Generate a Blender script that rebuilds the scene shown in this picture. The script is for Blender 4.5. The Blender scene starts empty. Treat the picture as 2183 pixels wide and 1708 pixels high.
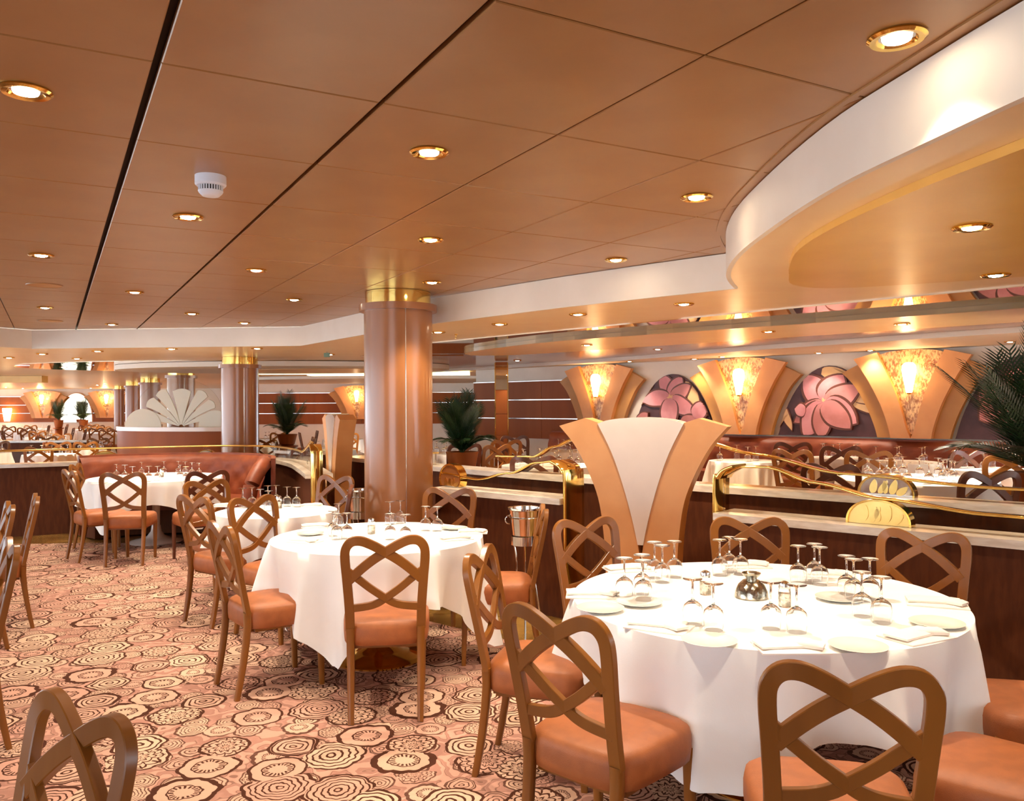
import bpy, math, random
from mathutils import Vector, Matrix
PI = math.pi
random.seed(7)
C = bpy.context.scene.collection
sc = bpy.context.scene

# ------------------------------------------------------------------ camera
F = 1768.2; CX = 1091.5; CY = 854.0; EYE = 1.6
PITCH = 0.0054; ROLL = -0.0048
fwd = Vector((0, math.cos(PITCH), math.sin(PITCH)))
up0 = Vector((0, -math.sin(PITCH), math.cos(PITCH)))
rgt = Vector((math.cos(ROLL), 0, 0)) + math.sin(ROLL) * up0
upv = -math.sin(ROLL) * Vector((1, 0, 0)) + math.cos(ROLL) * up0
cam_d = bpy.data.cameras.new('camera'); cam = bpy.data.objects.new('camera', cam_d); C.objects.link(cam)
cam_d.sensor_width = 36.0; cam_d.lens = F / 2183 * 36.0; cam_d.clip_end = 200
M = Matrix((rgt, upv, -fwd)).transposed().to_4x4(); M.translation = (0, 0, EYE)
cam.matrix_world = M
sc.camera = cam
def ray(px, py):
    return fwd + rgt * ((px - CX) / F) + upv * ((CY - py) / F)
def pz(px, py, z):
    d = ray(px, py); t = (z - EYE) / d.z
    return Vector((d.x * t, d.y * t, z))
def pd(px, py, Y):
    d = ray(px, py); t = Y / d.y
    return Vector((d.x * t, Y, EYE + d.z * t))

# ------------------------------------------------------------------ world / exposure
w = bpy.data.worlds.new('world'); sc.world = w; w.use_nodes = True
bgn = w.node_tree.nodes['Background']
bgn.inputs[0].default_value = (0.74, 0.87, 1.0, 1); bgn.inputs[1].default_value = 4.2
sc.view_settings.view_transform = 'Standard'; sc.view_settings.look = 'None'
sc.view_settings.exposure = 0.7; sc.view_settings.gamma = 1.0; sc.view_settings.use_curve_mapping = False
MAIN_W = 72.0; LOW_W = 32.0; FAR_W = 200.0
# warm light of the bigger fittings of the room (real area lights at ceiling level)
def area(name, loc, sx, sy, energy, color=(1, .84, .64), rot=(0, 0, 0)):
    l = bpy.data.lights.new(name, 'AREA'); l.shape = 'RECTANGLE'; l.size = sx; l.size_y = sy
    l.energy = energy; l.color = color
    o = bpy.data.objects.new(name, l); C.objects.link(o); o.location = loc; o.rotation_euler = rot
    return o

# ------------------------------------------------------------------ materials
def s2l(c):
    return tuple(((v / 255) / 12.92 if v / 255 <= .04045 else ((v / 255 + .055) / 1.055) ** 2.4) for v in c) + (1,)
class NT:
    def __init__(s, name):
        s.m = bpy.data.materials.new(name); s.m.use_nodes = True; s.t = s.m.node_tree
        s.b = s.t.nodes['Principled BSDF']
    def n(s, typ, **kw):
        nd = s.t.nodes.new(typ)
        for k, v in kw.items(): setattr(nd, k, v)
        return nd
    def put(s, sock, v):
        if hasattr(v, 'is_linked'): s.t.links.new(v, sock)
        else: sock.default_value = v
    def m_(s, op, a, b=0.0, c=0.0, clamp=False):
        nd = s.n('ShaderNodeMath', operation=op, use_clamp=clamp)
        s.put(nd.inputs[0], a); s.put(nd.inputs[1], b)
        if op in ('MULTIPLY_ADD', 'WRAP', 'COMPARE', 'SMOOTH_MIN'): s.put(nd.inputs[2], c)
        return nd.outputs[0]
    def v_(s, op, a, b=(0, 0, 0)):
        nd = s.n('ShaderNodeVectorMath', operation=op); s.put(nd.inputs[0], a)
        if op == 'SCALE': s.put(nd.inputs['Scale'], b)
        else: s.put(nd.inputs[1], b)
        return nd.outputs[1] if op in ('LENGTH', 'DOT_PRODUCT') else nd.outputs[0]
    def mix(s, f, a, b):
        nd = s.n('ShaderNodeMix', data_type='RGBA'); s.put(nd.inputs[0], f); s.put(nd.inputs[6], a); s.put(nd.inputs[7], b)
        return nd.outputs[2]
    def sm(s, x, lo, hi):
        nd = s.n('ShaderNodeMapRange', interpolation_type='SMOOTHSTEP'); s.put(nd.inputs[0], x)
        nd.inputs[1].default_value = lo; nd.inputs[2].default_value = hi
        return nd.outputs[0]
    def obj(s): return s.n('ShaderNodeTexCoord').outputs['Object']
    def noise(s, vec, scale, detail=3, rough=.5):
        nd = s.n('ShaderNodeTexNoise'); s.put(nd.inputs['Vector'], vec)
        nd.inputs['Scale'].default_value = scale; nd.inputs['Detail'].default_value = detail; nd.inputs['Roughness'].default_value = rough
        return nd
    def mapping(s, vec, scale=(1, 1, 1), rot=(0, 0, 0)):
        nd = s.n('ShaderNodeMapping'); s.put(nd.inputs[0], vec); nd.inputs['Scale'].default_value = scale; nd.inputs['Rotation'].default_value = rot
        return nd.outputs[0]
    def bump(s, h, strength=.2, dist=.01):
        nd = s.n('ShaderNodeBump'); nd.inputs['Strength'].default_value = strength; nd.inputs['Distance'].default_value = dist
        s.put(nd.inputs['Height'], h); s.t.links.new(nd.outputs[0], s.b.inputs['Normal'])
def var(name, c1, c2, scale=8, stretch=(1, 1, 1), rough=.5, metal=0, bump=0, bscale=None, coat=0, spec=.5, lo=.35, hi=.65, **kw):
    t = NT(name); o = t.obj(); mp = t.mapping(o, stretch)
    nz = t.noise(mp, scale, 4)
    t.put(t.b.inputs['Base Color'], t.mix(t.sm(nz.outputs[0], lo, hi), s2l(c1), s2l(c2)))
    t.b.inputs['Roughness'].default_value = rough; t.b.inputs['Metallic'].default_value = metal
    t.b.inputs['Coat Weight'].default_value = coat; t.b.inputs['Coat Roughness'].default_value = .15
    t.b.inputs['Specular IOR Level'].default_value = spec
    if bump: t.bump(t.noise(mp, bscale or scale * 4, 3).outputs[0], bump, .004)
    return t.m
def emis(name, col, strength):
    t = NT(name); t.b.inputs['Base Color'].default_value = s2l(col)
    t.b.inputs['Emission Color'].default_value = s2l(col); t.b.inputs['Emission Strength'].default_value = strength
    return t.m
MAT = {}
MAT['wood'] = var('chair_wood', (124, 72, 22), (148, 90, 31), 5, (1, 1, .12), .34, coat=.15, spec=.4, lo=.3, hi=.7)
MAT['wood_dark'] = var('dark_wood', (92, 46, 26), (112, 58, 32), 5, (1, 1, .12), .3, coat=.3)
MAT['leather'] = var('seat_leather', (172, 98, 50), (160, 90, 45), 14, rough=.5, bump=.15, bscale=240)
MAT['tuft'] = var('booth_leather', (146, 72, 40), (128, 60, 34), 6, rough=.5, bump=.1, bscale=160)
MAT['ceil'] = var('ceiling_laminate', (170, 124, 75), (164, 117, 69), 3, rough=.32, spec=.5, bump=.03, bscale=30)
MAT['ceil_back'] = var('ceiling_gap', (40, 22, 14), (48, 26, 16), 4, rough=.8)
MAT['plaster'] = var('white_plaster', (240, 228, 212), (236, 223, 206), 3, rough=.55, bump=.03, bscale=60)
MAT['plaster_tan'] = var('tan_plaster', (250, 216, 166), (247, 210, 160), 3, rough=.3)
MAT['plaster_gold'] = var('gold_plaster', (238, 186, 96), (232, 178, 88), 3, rough=.3)
MAT['tan'] = var('tan_leather_panel', (222, 158, 98), (215, 150, 90), 4, rough=.42, bump=.05, bscale=120)
MAT['tan_deep'] = var('deep_tan_panel', (196, 138, 66), (188, 130, 60), 4, rough=.42, bump=.05, bscale=120)
MAT['frost'] = var('frosted_white', (226, 208, 194), (232, 214, 200), 3, rough=.12, coat=.3)
MAT['stone'] = var('stone_ledge', (242, 230, 214), (222, 206, 186), 9, (1, .25, 4), .25, coat=.2)
MAT['panel'] = var('brown_wall_fabric', (98, 52, 26), (86, 44, 22), 30, (1, 1, .2), .7, spec=.2, bump=.1, bscale=90)
MAT['panel_gloss'] = var('brown_lacquer', (158, 86, 38), (146, 78, 34), 3, (1, 1, .1), .5, spec=.25)
MAT['column'] = var('column_lacquer', (156, 98, 54), (148, 92, 50), 4, (1, 1, .15), .32, metal=.1, coat=.5)
MAT['brown_gloss'] = var('brown_gloss_ceiling', (176, 118, 66), (170, 112, 62), 3, rough=.16, metal=.35)
MAT['brass'] = var('brass', (250, 216, 128), (240, 200, 108), 6, rough=.1, metal=1)
MAT['brass_soft'] = var('satin_brass', (240, 206, 130), (228, 190, 112), 6, rough=.3, metal=1)
MAT['chrome'] = var('chrome', (225, 222, 218), (205, 202, 198), 6, rough=.1, metal=1)
MAT['mirror'] = var('mirror', (226, 206, 178), (222, 202, 172), 2, rough=.015, metal=1)
MAT['dark'] = var('dark_paint', (30, 16, 10), (38, 22, 14), 5, rough=.6)
MAT['plastic'] = var('white_plastic', (238, 238, 244), (230, 232, 240), 4, rough=.35)
MAT['cloth'] = var('white_linen', (250, 248, 244), (246, 243, 238), 4, rough=.85, bump=.06, bscale=180)
MAT['napkin'] = var('napkin_linen', (250, 240, 230), (244, 232, 222), 6, rough=.85, bump=.08, bscale=160)
MAT['china'] = var('white_china', (248, 244, 236), (244, 240, 232), 4, rough=.12, coat=.6)
MAT['silver'] = var('hammered_silver', (220, 214, 200), (150, 140, 120), 30, rough=.18, metal=1, bump=.5, bscale=60)
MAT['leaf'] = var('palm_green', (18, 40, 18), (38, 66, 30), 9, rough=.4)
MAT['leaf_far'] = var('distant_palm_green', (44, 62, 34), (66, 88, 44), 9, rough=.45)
MAT['mural_bg'] = var('mural_plum', (74, 46, 50), (96, 62, 66), 3, rough=.5)
MAT['petal'] = var('petal_pink', (224, 156, 160), (208, 132, 136), 3, rough=.45, lo=.4, hi=.6)
MAT['petal_b'] = var('petal_rose', (194, 120, 114), (208, 136, 134), 3, rough=.45, lo=.4, hi=.6)
MAT['petal_edge'] = var('petal_outline', (110, 58, 40), (96, 50, 36), 3, rough=.45)
MAT['cream'] = var('leaf_cream', (232, 190, 138), (222, 178, 124), 4, rough=.45)
MAT['teal'] = var('teal_enamel', (40, 150, 150), (60, 170, 165), 4, rough=.3)
MAT['sign_green'] = var('sign_green', (110, 140, 118), (120, 150, 128), 4, rough=.5)
MAT['marble'] = var('gold_marble', (186, 140, 72), (120, 86, 40), 2.2, rough=.14, coat=.5, lo=.3, hi=.7)
MAT['platform'] = var('platform_carpet', (208, 164, 128), (160, 112, 82), 9, rough=.95)
MAT['lamp'] = emis('lamp_glow', (255, 236, 205), 40)
MAT['sconce'] = emis('sconce_glow', (255, 214, 150), 9)
MAT['cove'] = emis('cove_glow', (255, 240, 180), 2.2)
def glassmat(name, col, rough=0.0, ior=1.45):
    t = NT(name); t.b.inputs['Base Color'].default_value = s2l(col); t.b.inputs['Transmission Weight'].default_value = 1
    t.b.inputs['Roughness'].default_value = rough; t.b.inputs['IOR'].default_value = ior
    return t.m
MAT['glass'] = glassmat('clear_glass', (255, 255, 255))
MAT['pane'] = glassmat('pane_glass', (250, 246, 236), 0, 1.1)
t = NT('etched_glass'); o = t.obj()
t.b.inputs['Base Color'].default_value = s2l((250, 246, 226)); t.b.inputs['Roughness'].default_value = .35
t.b.inputs['Transmission Weight'].default_value = .25
MAT['etched'] = t.m
# mica: streaky amber glass
t = NT('mica_glass'); o = t.obj(); nz = t.noise(o, 9, 6, .7); nz2 = t.noise(t.mapping(o, (3, 1, 1), (0, .6, 0)), 22, 4, .6)
t.put(t.b.inputs['Base Color'], t.mix(t.sm(t.m_('ADD', t.m_('MULTIPLY', nz.outputs[0], .5), t.m_('MULTIPLY', nz2.outputs[0], .5)), .42, .58), s2l((150, 96, 46)), s2l((232, 190, 128))))
t.b.inputs['Roughness'].default_value = .2; t.bump(nz2.outputs[0], .5, .01)
MAT['mica'] = t.m

def make_carpet():
    t = NT('medallion_carpet'); o = t.obj()
    wn = t.n('ShaderNodeTexNoise'); t.put(wn.inputs['Vector'], o); wn.inputs['Scale'].default_value = 9; wn.inputs['Detail'].default_value = 2
    wv = t.v_('SCALE', t.v_('SUBTRACT', wn.outputs['Color'], (.5, .5, .5)), .05)
    p = t.v_('ADD', o, wv)
    def layer(scale, off, Rlo, Rvar):
        q = t.v_('SCALE', t.v_('ADD', p, off), scale)
        vo = t.n('ShaderNodeTexVoronoi', voronoi_dimensions='2D', feature='F1'); t.put(vo.inputs['Vector'], q)
        vo.inputs['Scale'].default_value = 1.0; vo.inputs['Randomness'].default_value = .72
        d = vo.outputs['Distance']
        diff = t.v_('SUBTRACT', q, vo.outputs['Position'])
        sx = t.n('ShaderNodeSeparateXYZ'); t.put(sx.inputs[0], diff)
        ang = t.m_('ARCTAN2', sx.outputs[1], sx.outputs[0])
        sr = t.n('ShaderNodeSeparateColor'); t.put(sr.inputs[0], vo.outputs['Color'])
        r, g, b = sr.outputs
        k = t.m_('ADD', t.m_('FLOOR', t.m_('MULTIPLY', g, 6)), 6)
        wob = t.m_('MULTIPLY', t.m_('MULTIPLY', t.m_('ABSOLUTE', t.m_('SINE', t.m_('MULTIPLY', ang, t.m_('MULTIPLY', k, .5)))), d), .07)
        dd = t.m_('SUBTRACT', d, wob)
        freq = t.m_('ADD', t.m_('MULTIPLY', r, 4), 8.5)
        fr = t.m_('FRACT', t.m_('ADD', t.m_('MULTIPLY', dd, freq), .6))
        thick = t.m_('ADD', t.m_('MULTIPLY', wn.outputs[0], .3), .16)
        lineA = t.m_('LESS_THAN', fr, thick)
        # scales
        t2 = t.m_('MULTIPLY', d, 9.0); idx = t.m_('FLOOR', t2)
        sc_ = t.m_('MULTIPLY', t.m_('ABSOLUTE', t.m_('SINE', t.m_('ADD', t.m_('MULTIPLY', ang, 4.5), t.m_('MULTIPLY', idx, PI / 2)))), .75)
        lineB = t.m_('LESS_THAN', t.m_('FRACT', t.m_('SUBTRACT', t2, t.m_('MULTIPLY', t.m_('ABSOLUTE', t.m_('SINE', t.m_('MULTIPLY', ang, 5))), .55))), .26)
        radial = t.m_('MULTIPLY', t.m_('LESS_THAN', t.m_('ABSOLUTE', t.m_('SINE', t.m_('ADD', t.m_('MULTIPLY', ang, 5), t.m_('MULTIPLY', idx, PI / 2)))), .2), t.m_('GREATER_THAN', d, .1))
        lineB = t.m_('MAXIMUM', lineB, radial)
        # disc with ticks
        ticks = t.m_('MULTIPLY', t.m_('LESS_THAN', t.m_('FRACT', t.m_('MULTIPLY', ang, 18 / (2 * PI))), .5), t.m_('LESS_THAN', t.m_('ABSOLUTE', t.m_('SUBTRACT', d, .17)), .035))
        rim = t.m_('LESS_THAN', t.m_('ABSOLUTE', t.m_('SUBTRACT', dd, .215)), .012)
        rim2 = t.m_('GREATER_THAN', dd, .375)
        lineC = t.m_('MAXIMUM', t.m_('MAXIMUM', ticks, rim), rim2)
        isB = t.m_('GREATER_THAN', b, .72); isC = t.m_('LESS_THAN', b, .24)
        line = t.m_('ADD', t.m_('MULTIPLY', lineA, t.m_('SUBTRACT', 1, t.m_('ADD', isB, isC))), t.m_('ADD', t.m_('MULTIPLY', lineB, isB), t.m_('MULTIPLY', lineC, isC)), clamp=True)
        R = t.m_('ADD', t.m_('MULTIPLY', g, Rvar), Rlo)
        mask = t.m_('LESS_THAN', dd, R)
        edge = t.m_('LESS_THAN', t.m_('ABSOLUTE', t.m_('SUBTRACT', dd, R)), .022)
        line = t.m_('MAXIMUM', line, edge)
        mask = t.m_('MAXIMUM', mask, edge)
        return line, mask, r
    l1, m1, r1 = layer(3.35, (0, 0, 0), .34, .14)
    l2, m2, r2 = layer(5.6, (3.3, 1.7, 0), .3, .18)
    pinkA = s2l((206, 156, 136)); cream = s2l((222, 186, 158)); taupe = s2l((174, 126, 110)); dark = s2l((66, 32, 18))
    wv2 = t.noise(p, 5, 2).outputs[0]
    fr = t.m_('FRACT', t.m_('MULTIPLY', wv2, 7))
    bgc = t.mix(t.sm(fr, .2, .8), pinkA, taupe)
    bl = t.m_('LESS_THAN', t.m_('ABSOLUTE', t.m_('SUBTRACT', fr, .5)), .05)
    bgc = t.mix(t.m_('MULTIPLY', bl, .5), bgc, dark)
    c2 = t.mix(l2, t.mix(r2, pinkA, cream), dark)
    c1 = t.mix(l1, t.mix(r1, cream, pinkA), dark)
    col = t.mix(m1, t.mix(t.m_('MULTIPLY', m2, .85), bgc, c2), c1)
    fz = t.noise(o, 260, 2).outputs[0]
    col = t.mix(t.m_('MULTIPLY', fz, .16), col, s2l((150, 96, 70)))
    t.put(t.b.inputs['Base Color'], col)
    t.b.inputs['Roughness'].default_value = .95; t.b.inputs['Specular IOR Level'].default_value = .15
    t.bump(fz, .4, .006)
    return t.m
MAT['carpet'] = make_carpet()

# ------------------------------------------------------------------ mesh builder
class MB:
    def __init__(s): s.v = []; s.f = []
    def add(s, vs, fs):
        b = len(s.v); s.v += [tuple(v) for v in vs]; s.f += [tuple(i + b for i in f) for f in fs]; return s
    def box(s, c, size, rz=0):
        cx, cy, cz = c; x, y, z = size[0] / 2, size[1] / 2, size[2] / 2
        ca, sa = math.cos(rz), math.sin(rz)
        vs = [(cx + (dx * ca - dy * sa), cy + (dx * sa + dy * ca), cz + dz) for dz in (-z, z) for dx, dy in ((-x, -y), (x, -y), (x, y), (-x, y))]
        return s.add(vs, [(3, 2, 1, 0), (4, 5, 6, 7), (0, 1, 5, 4), (1, 2, 6, 5), (2, 3, 7, 6), (3, 0, 4, 7)])
    def lathe(s, prof, c=(0, 0, 0), n=24, caps=(True, True)):
        vs = []; fs = []
        for r, z in prof:
            for i in range(n):
                a = 2 * PI * i / n; vs.append((c[0] + r * math.cos(a), c[1] + r * math.sin(a), c[2] + z))
        for j in range(len(prof) - 1):
            for i in range(n):
                k = (i + 1) % n; fs.append((j * n + i, j * n + k, (j + 1) * n + k, (j + 1) * n + i))
        if caps[0]: fs.append(tuple(range(n))[::-1])
        if caps[1]: fs.append(tuple(range((len(prof) - 1) * n, len(prof) * n)))
        return s.add(vs, fs)
    def prism(s, pts, y0, y1):
        """outline in local xz, extruded along y from y0 to y1"""
        n = len(pts)
        vs = [(x, y0, z) for x, z in pts] + [(x, y1, z) for x, z in pts]
        fs = [tuple(range(n)), tuple(range(n, 2 * n))[::-1]] + [(i, i + n, (i + 1) % n + n, (i + 1) % n)[::-1] for i in range(n)]
        return s.add(vs, fs)
    def slab(s, pts, z0, z1):
        n = len(pts)
        vs = [(x, y, z0) for x, y in pts] + [(x, y, z1) for x, y in pts]
        fs = [tuple(range(n))[::-1], tuple(range(n, 2 * n))] + [(i, (i + 1) % n, (i + 1) % n + n, i + n) for i in range(n)]
        return s.add(vs, fs)
    def strip(s, pts, z0, z1, th):
        """vertical wall following plan points, thickness th to the left side"""
        n = len(pts); off = []
        for i in range(n):
            a = Vector(pts[max(i - 1, 0)]); b = Vector(pts[min(i + 1, n - 1)]); d = (b - a).normalized()
            off.append((pts[i][0] - d.y * th, pts[i][1] + d.x * th))
        vs = [(x, y, z) for z in (z0, z1) for x, y in pts] + [(x, y, z) for z in (z0, z1) for x, y in off]
        fs = []
        for i in range(n - 1):
            fs += [(i, i + 1, n + i + 1, n + i), (2 * n + i + 1, 2 * n + i, 3 * n + i, 3 * n + i + 1),
                   (n + i, n + i + 1, 3 * n + i + 1, 3 * n + i), (i + 1, i, 2 * n + i, 2 * n + i + 1)]
        fs += [(0, n, 3 * n, 2 * n), (n - 1, 3 * n - 1, 4 * n - 1, 2 * n - 1)]
        return s.add(vs, fs)
    def sweep(s, path, wd, th, nrm=(0, 1, 0), cr=.3, closed=False, taper=None):
        path = [Vector(p) for p in path]; n = len(path); nrm0 = Vector(nrm)
        vs = []; fs = []
        for i, p in enumerate(path):
            if closed: tg = (path[(i + 1) % n] - path[i - 1]).normalized()
            else: tg = (path[min(i + 1, n - 1)] - path[max(i - 1, 0)]).normalized()
            bi = tg.cross(nrm0).normalized(); nr = bi.cross(tg).normalized()
            k = taper(i / (n - 1)) if taper else 1
            a = wd / 2 * k; b = th / 2 * (k if taper else 1); c = cr * min(a, b)
            for x, y in ((-a + c, -b), (a - c, -b), (a, -b + c), (a, b - c), (a - c, b), (-a + c, b), (-a, b - c), (-a, -b + c)):
                vs.append(p + bi * x + nr * y)
        m = n if closed else n - 1
        for i in range(m):
            j = (i + 1) % n
            for k in range(8): fs.append((i * 8 + k, i * 8 + (k + 1) % 8, j * 8 + (k + 1) % 8, j * 8 + k))
        if not closed: fs += [tuple(range(8))[::-1], tuple(range((n - 1) * 8, n * 8))]
        return s.add(vs, fs)
    def tube(s, path, r, n=8):
        path = [Vector(p) for p in path]; vs = []; fs = []; m = len(path)
        for i, p in enumerate(path):
            tg = (path[min(i + 1, m - 1)] - path[max(i - 1, 0)]).normalized()
            u = tg.cross(Vector((0, 0, 1)) if abs(tg.z) < .9 else Vector((1, 0, 0))).normalized(); v = tg.cross(u)
            for k in range(n):
                a = 2 * PI * k / n; vs.append(p + (u * math.cos(a) + v * math.sin(a)) * r)
        for i in range(m - 1):
            for k in range(n): fs.append((i * n + k, i * n + (k + 1) % n, (i + 1) * n + (k + 1) % n, (i + 1) * n + k))
        fs += [tuple(range(n))[::-1], tuple(range((m - 1) * n, m * n))]
        return s.add(vs, fs)
    def xf(s, m): s.v = [tuple(m @ Vector(v)) for v in s.v]; return s
def obj(name, mb, mat, parent=None, label=None, smooth=35, world=False):
    me = bpy.data.meshes.new(name)
    vs = mb.v
    if world and parent is not None:
        inv = parent.matrix_basis.inverted(); vs = [tuple(inv @ Vector(v)) for v in vs]
    me.from_pydata(vs, [], mb.f); me.materials.append(MAT[mat] if isinstance(mat, str) else mat)
    bmfix(me)
    if smooth:
        me.polygons.foreach_set('use_smooth', [True] * len(me.polygons)); me.set_sharp_from_angle(angle=math.radians(smooth))
    o = bpy.data.objects.new(name, me); C.objects.link(o)
    if parent is not None: o.parent = parent
    if label: o['label'] = label
    return o
import bmesh
def bmfix(me):
    bm = bmesh.new(); bm.from_mesh(me); bmesh.ops.recalc_face_normals(bm, faces=bm.faces); bm.to_mesh(me); bm.free()
def thing(name, label, cat, loc=(0, 0, 0), rz=0, group=None):
    o = bpy.data.objects.new(name, None); C.objects.link(o); o.empty_display_size = .1
    o.location = loc; o.rotation_euler = (0, 0, rz); o['label'] = label; o['category'] = cat
    if group: o['group'] = group
    o.matrix_basis = Matrix.Translation(Vector(loc)) @ Matrix.Rotation(rz, 4, 'Z')
    return o
def tag(o, label, cat, group=None):
    o['label'] = label; o['category'] = cat
    if group: o['group'] = group
    return o
def structure(o): o['kind'] = 'structure'; return o
KIDS = {}
def kids(o):
    return [c for c in bpy.data.objects if c.parent == o]
def copy_tree(o, parent=None, cache={}):
    if o.name not in cache: cache[o.name] = kids(o)
    c = o.copy(); C.objects.link(c); c.parent = parent
    for ch in cache[o.name]: copy_tree(ch, c)
    return c
def place(o, loc, rz, label, group=None):
    o.location = loc; o.rotation_euler = (0, 0, rz); o['label'] = label
    if group: o['group'] = group
def crom(pts, sub=6):
    out = []; P = [Vector(p) for p in pts]
    for i in range(len(P) - 1):
        p0 = P[max(i - 1, 0)]; p1 = P[i]; p2 = P[i + 1]; p3 = P[min(i + 2, len(P) - 1)]
        for k in range(sub):
            t = k / sub
            out.append(.5 * ((2 * p1) + (p2 - p0) * t + (2 * p0 - 5 * p1 + 4 * p2 - p3) * t * t + (3 * p1 - p0 - 3 * p2 + p3) * t ** 3))
    out.append(P[-1]); return out
def crom2(pts, sub=6): return [(v.x, v.y) for v in crom([(a, b, 0) for a, b in pts], sub)]

# ------------------------------------------------------------------ ceiling, lowered ceiling, floor
H1 = 2.55; H2 = 2.32
yaw = 0.506; ca, sa = math.cos(yaw), math.sin(yaw)
def grid(ci, ri):
    X = .254 + .6523 * ci; Y = 1.7175 + .7527 * ri
    return (ca * X - sa * Y, sa * X + ca * Y)
EDGE = [(2.4, -1.4), (1.9, -.4), (1.6, .5), (1.36, 1.3), (1.21, 1.96), (1.14, 2.35), (1.085, 2.70), (1.066, 3.12), (1.072, 3.60), (1.09, 3.95), (1.135, 4.30), (1.21, 4.65), (1.31, 4.95), (1.4, 5.17)]
EDGE = crom2(EDGE, 3)
STRAIGHT = [(.95, 5.58), (.38, 6.13), (-.14, 6.70), (-.69, 7.30), (-1.4, 8.25), (-2.52, 9.91), (-5.89, 10.18), (-6.6, 9.0), (-8.2, 6.6), (-9.5, 2.0), (-10, -3)]
NEAR = EDGE + STRAIGHT
def inside(pt, poly):
    x, y = pt; r = False; n = len(poly)
    for i in range(n):
        x1, y1 = poly[i]; x2, y2 = poly[(i + 1) % n]
        if (y1 > y) != (y2 > y) and x < (x2 - x1) * (y - y1) / (y2 - y1) + x1: r = not r
    return r
upper_poly = NEAR + [(-10, -6), (3, -6)]
ceiling = structure(obj('ceiling', MB().slab([(-10.4, -6), (5, -6), (5, 10.6), (-10.4, 10.6)], H1 + .03, H1 + .06), 'ceil_back', smooth=0))
pm = {}
gapc = {0: .011, 1: .008}
for ci in range(-12, 7):
    for ri in range(-7, 16):
        cs = [grid(ci, ri), grid(ci + 1, ri), grid(ci + 1, ri + 1), grid(ci, ri + 1)]
        cen = (sum(c[0] for c in cs) / 4, sum(c[1] for c in cs) / 4)
        if not (any(inside(c, upper_poly) for c in cs) or inside(cen, upper_poly)): continue
        if cen[1] < -.2 or cen[0] < -7.2 or cen[0] > 3: continue
        if cen[1] < 1.2 and (abs(cen[0]) > 2.6 ): continue
        lg = gapc.get(ci, .0035); rg = gapc.get(ci + 1, .0035)
        x0 = .254 + .6523 * ci + lg; x1 = .254 + .6523 * (ci + 1) - rg; y0 = 1.7175 + .7527 * ri + .003; y1 = y0 + .7527 - .006
        key = (round(lg, 4), round(rg, 4))
        if key not in pm:
            mb = MB(); a, b = (x1 - x0) / 2, (y1 - y0) / 2; e = .003
            mb.add([(-a + e, -b + e, 0), (a - e, -b + e, 0), (a - e, b - e, 0), (-a + e, b - e, 0), (-a, -b, e), (a, -b, e), (a, b, e), (-a, b, e), (-a, -b, .018), (a, -b, .018), (a, b, .018), (-a, b, .018)],
                   [(0, 1, 2, 3), (0, 4, 5, 1), (1, 5, 6, 2), (2, 6, 7, 3), (3, 7, 4, 0), (4, 8, 9, 5), (5, 9, 10, 6), (6, 10, 11, 7), (7, 11, 8, 4), (8, 11, 10, 9)])
            o = obj('ceiling_panel', mb, 'ceil', ceiling, smooth=0); pm[key] = o
        else:
            o = pm[key].copy(); C.objects.link(o); o.parent = ceiling
        mx, my = (x0 + x1) / 2, (y0 + y1) / 2
        o.location = (ca * mx - sa * my, sa * mx + ca * my, H1); o.rotation_euler = (0, 0, yaw)
# solid ceiling over what the panels do not reach
structure(obj('trim_1', MB().slab([(-10.4, -6), (5, -6), (5, .1), (-10.4, .1)], H1 + .019, H1 + .028), 'ceil', smooth=0))
# lowered ceiling with its white upstand
low = NEAR + [(-10.4, -3), (-10.4, 8.5), (-26, 8.5), (-26, 36), (16, 36), (16, -1.4)]
def lowered():
    # underside polygon split into a ring hole for the tray at right
    structure(obj('trim_2', MB().slab(low, H2, H2 + .03), 'plaster_tan', smooth=0))
    structure(obj('trim_3', MB().strip(NEAR[::-1], H2 - .001, H1 - .004, .02).strip(NEAR[::-1], H2 - .0012, H1 - .0045, -.006), 'plaster', smooth=60))
    # tan curved moulding that follows the tray on the main ceiling
    off = []
    E = EDGE[6:]
    for i, p in enumerate(E):
        a = Vector(E[max(i - 1, 0)]); b = Vector(E[min(i + 1, len(E) - 1)]); d = (b - a).normalized()
        off.append((p[0] - d.y * .035, p[1] + d.x * .035))
    structure(obj('trim_4', MB().strip([(x, y) for x, y in off], H1 - .006, H1 + .002, .022), 'ceil', smooth=60))
lowered()
# gold tray at right: shallow dropped disc panel with shadow gap
tin = [pz(px, py, H2) for px, py in ((2400, 205), (2183, 293), (1948, 388), (1779, 468), (1703, 518), (1684, 552), (1682, 575), (1690, 596), (1760, 604), (1900, 598), (2183, 578), (2500, 545))]
tin = crom2([(p.x, p.y) for p in tin], 4) + [(4.6, 3.2), (4.2, .6)]
tray = structure(obj('trim_5', MB().slab(tin, H2 - .03, H2 - .0005), 'plaster_gold', smooth=0))
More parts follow.
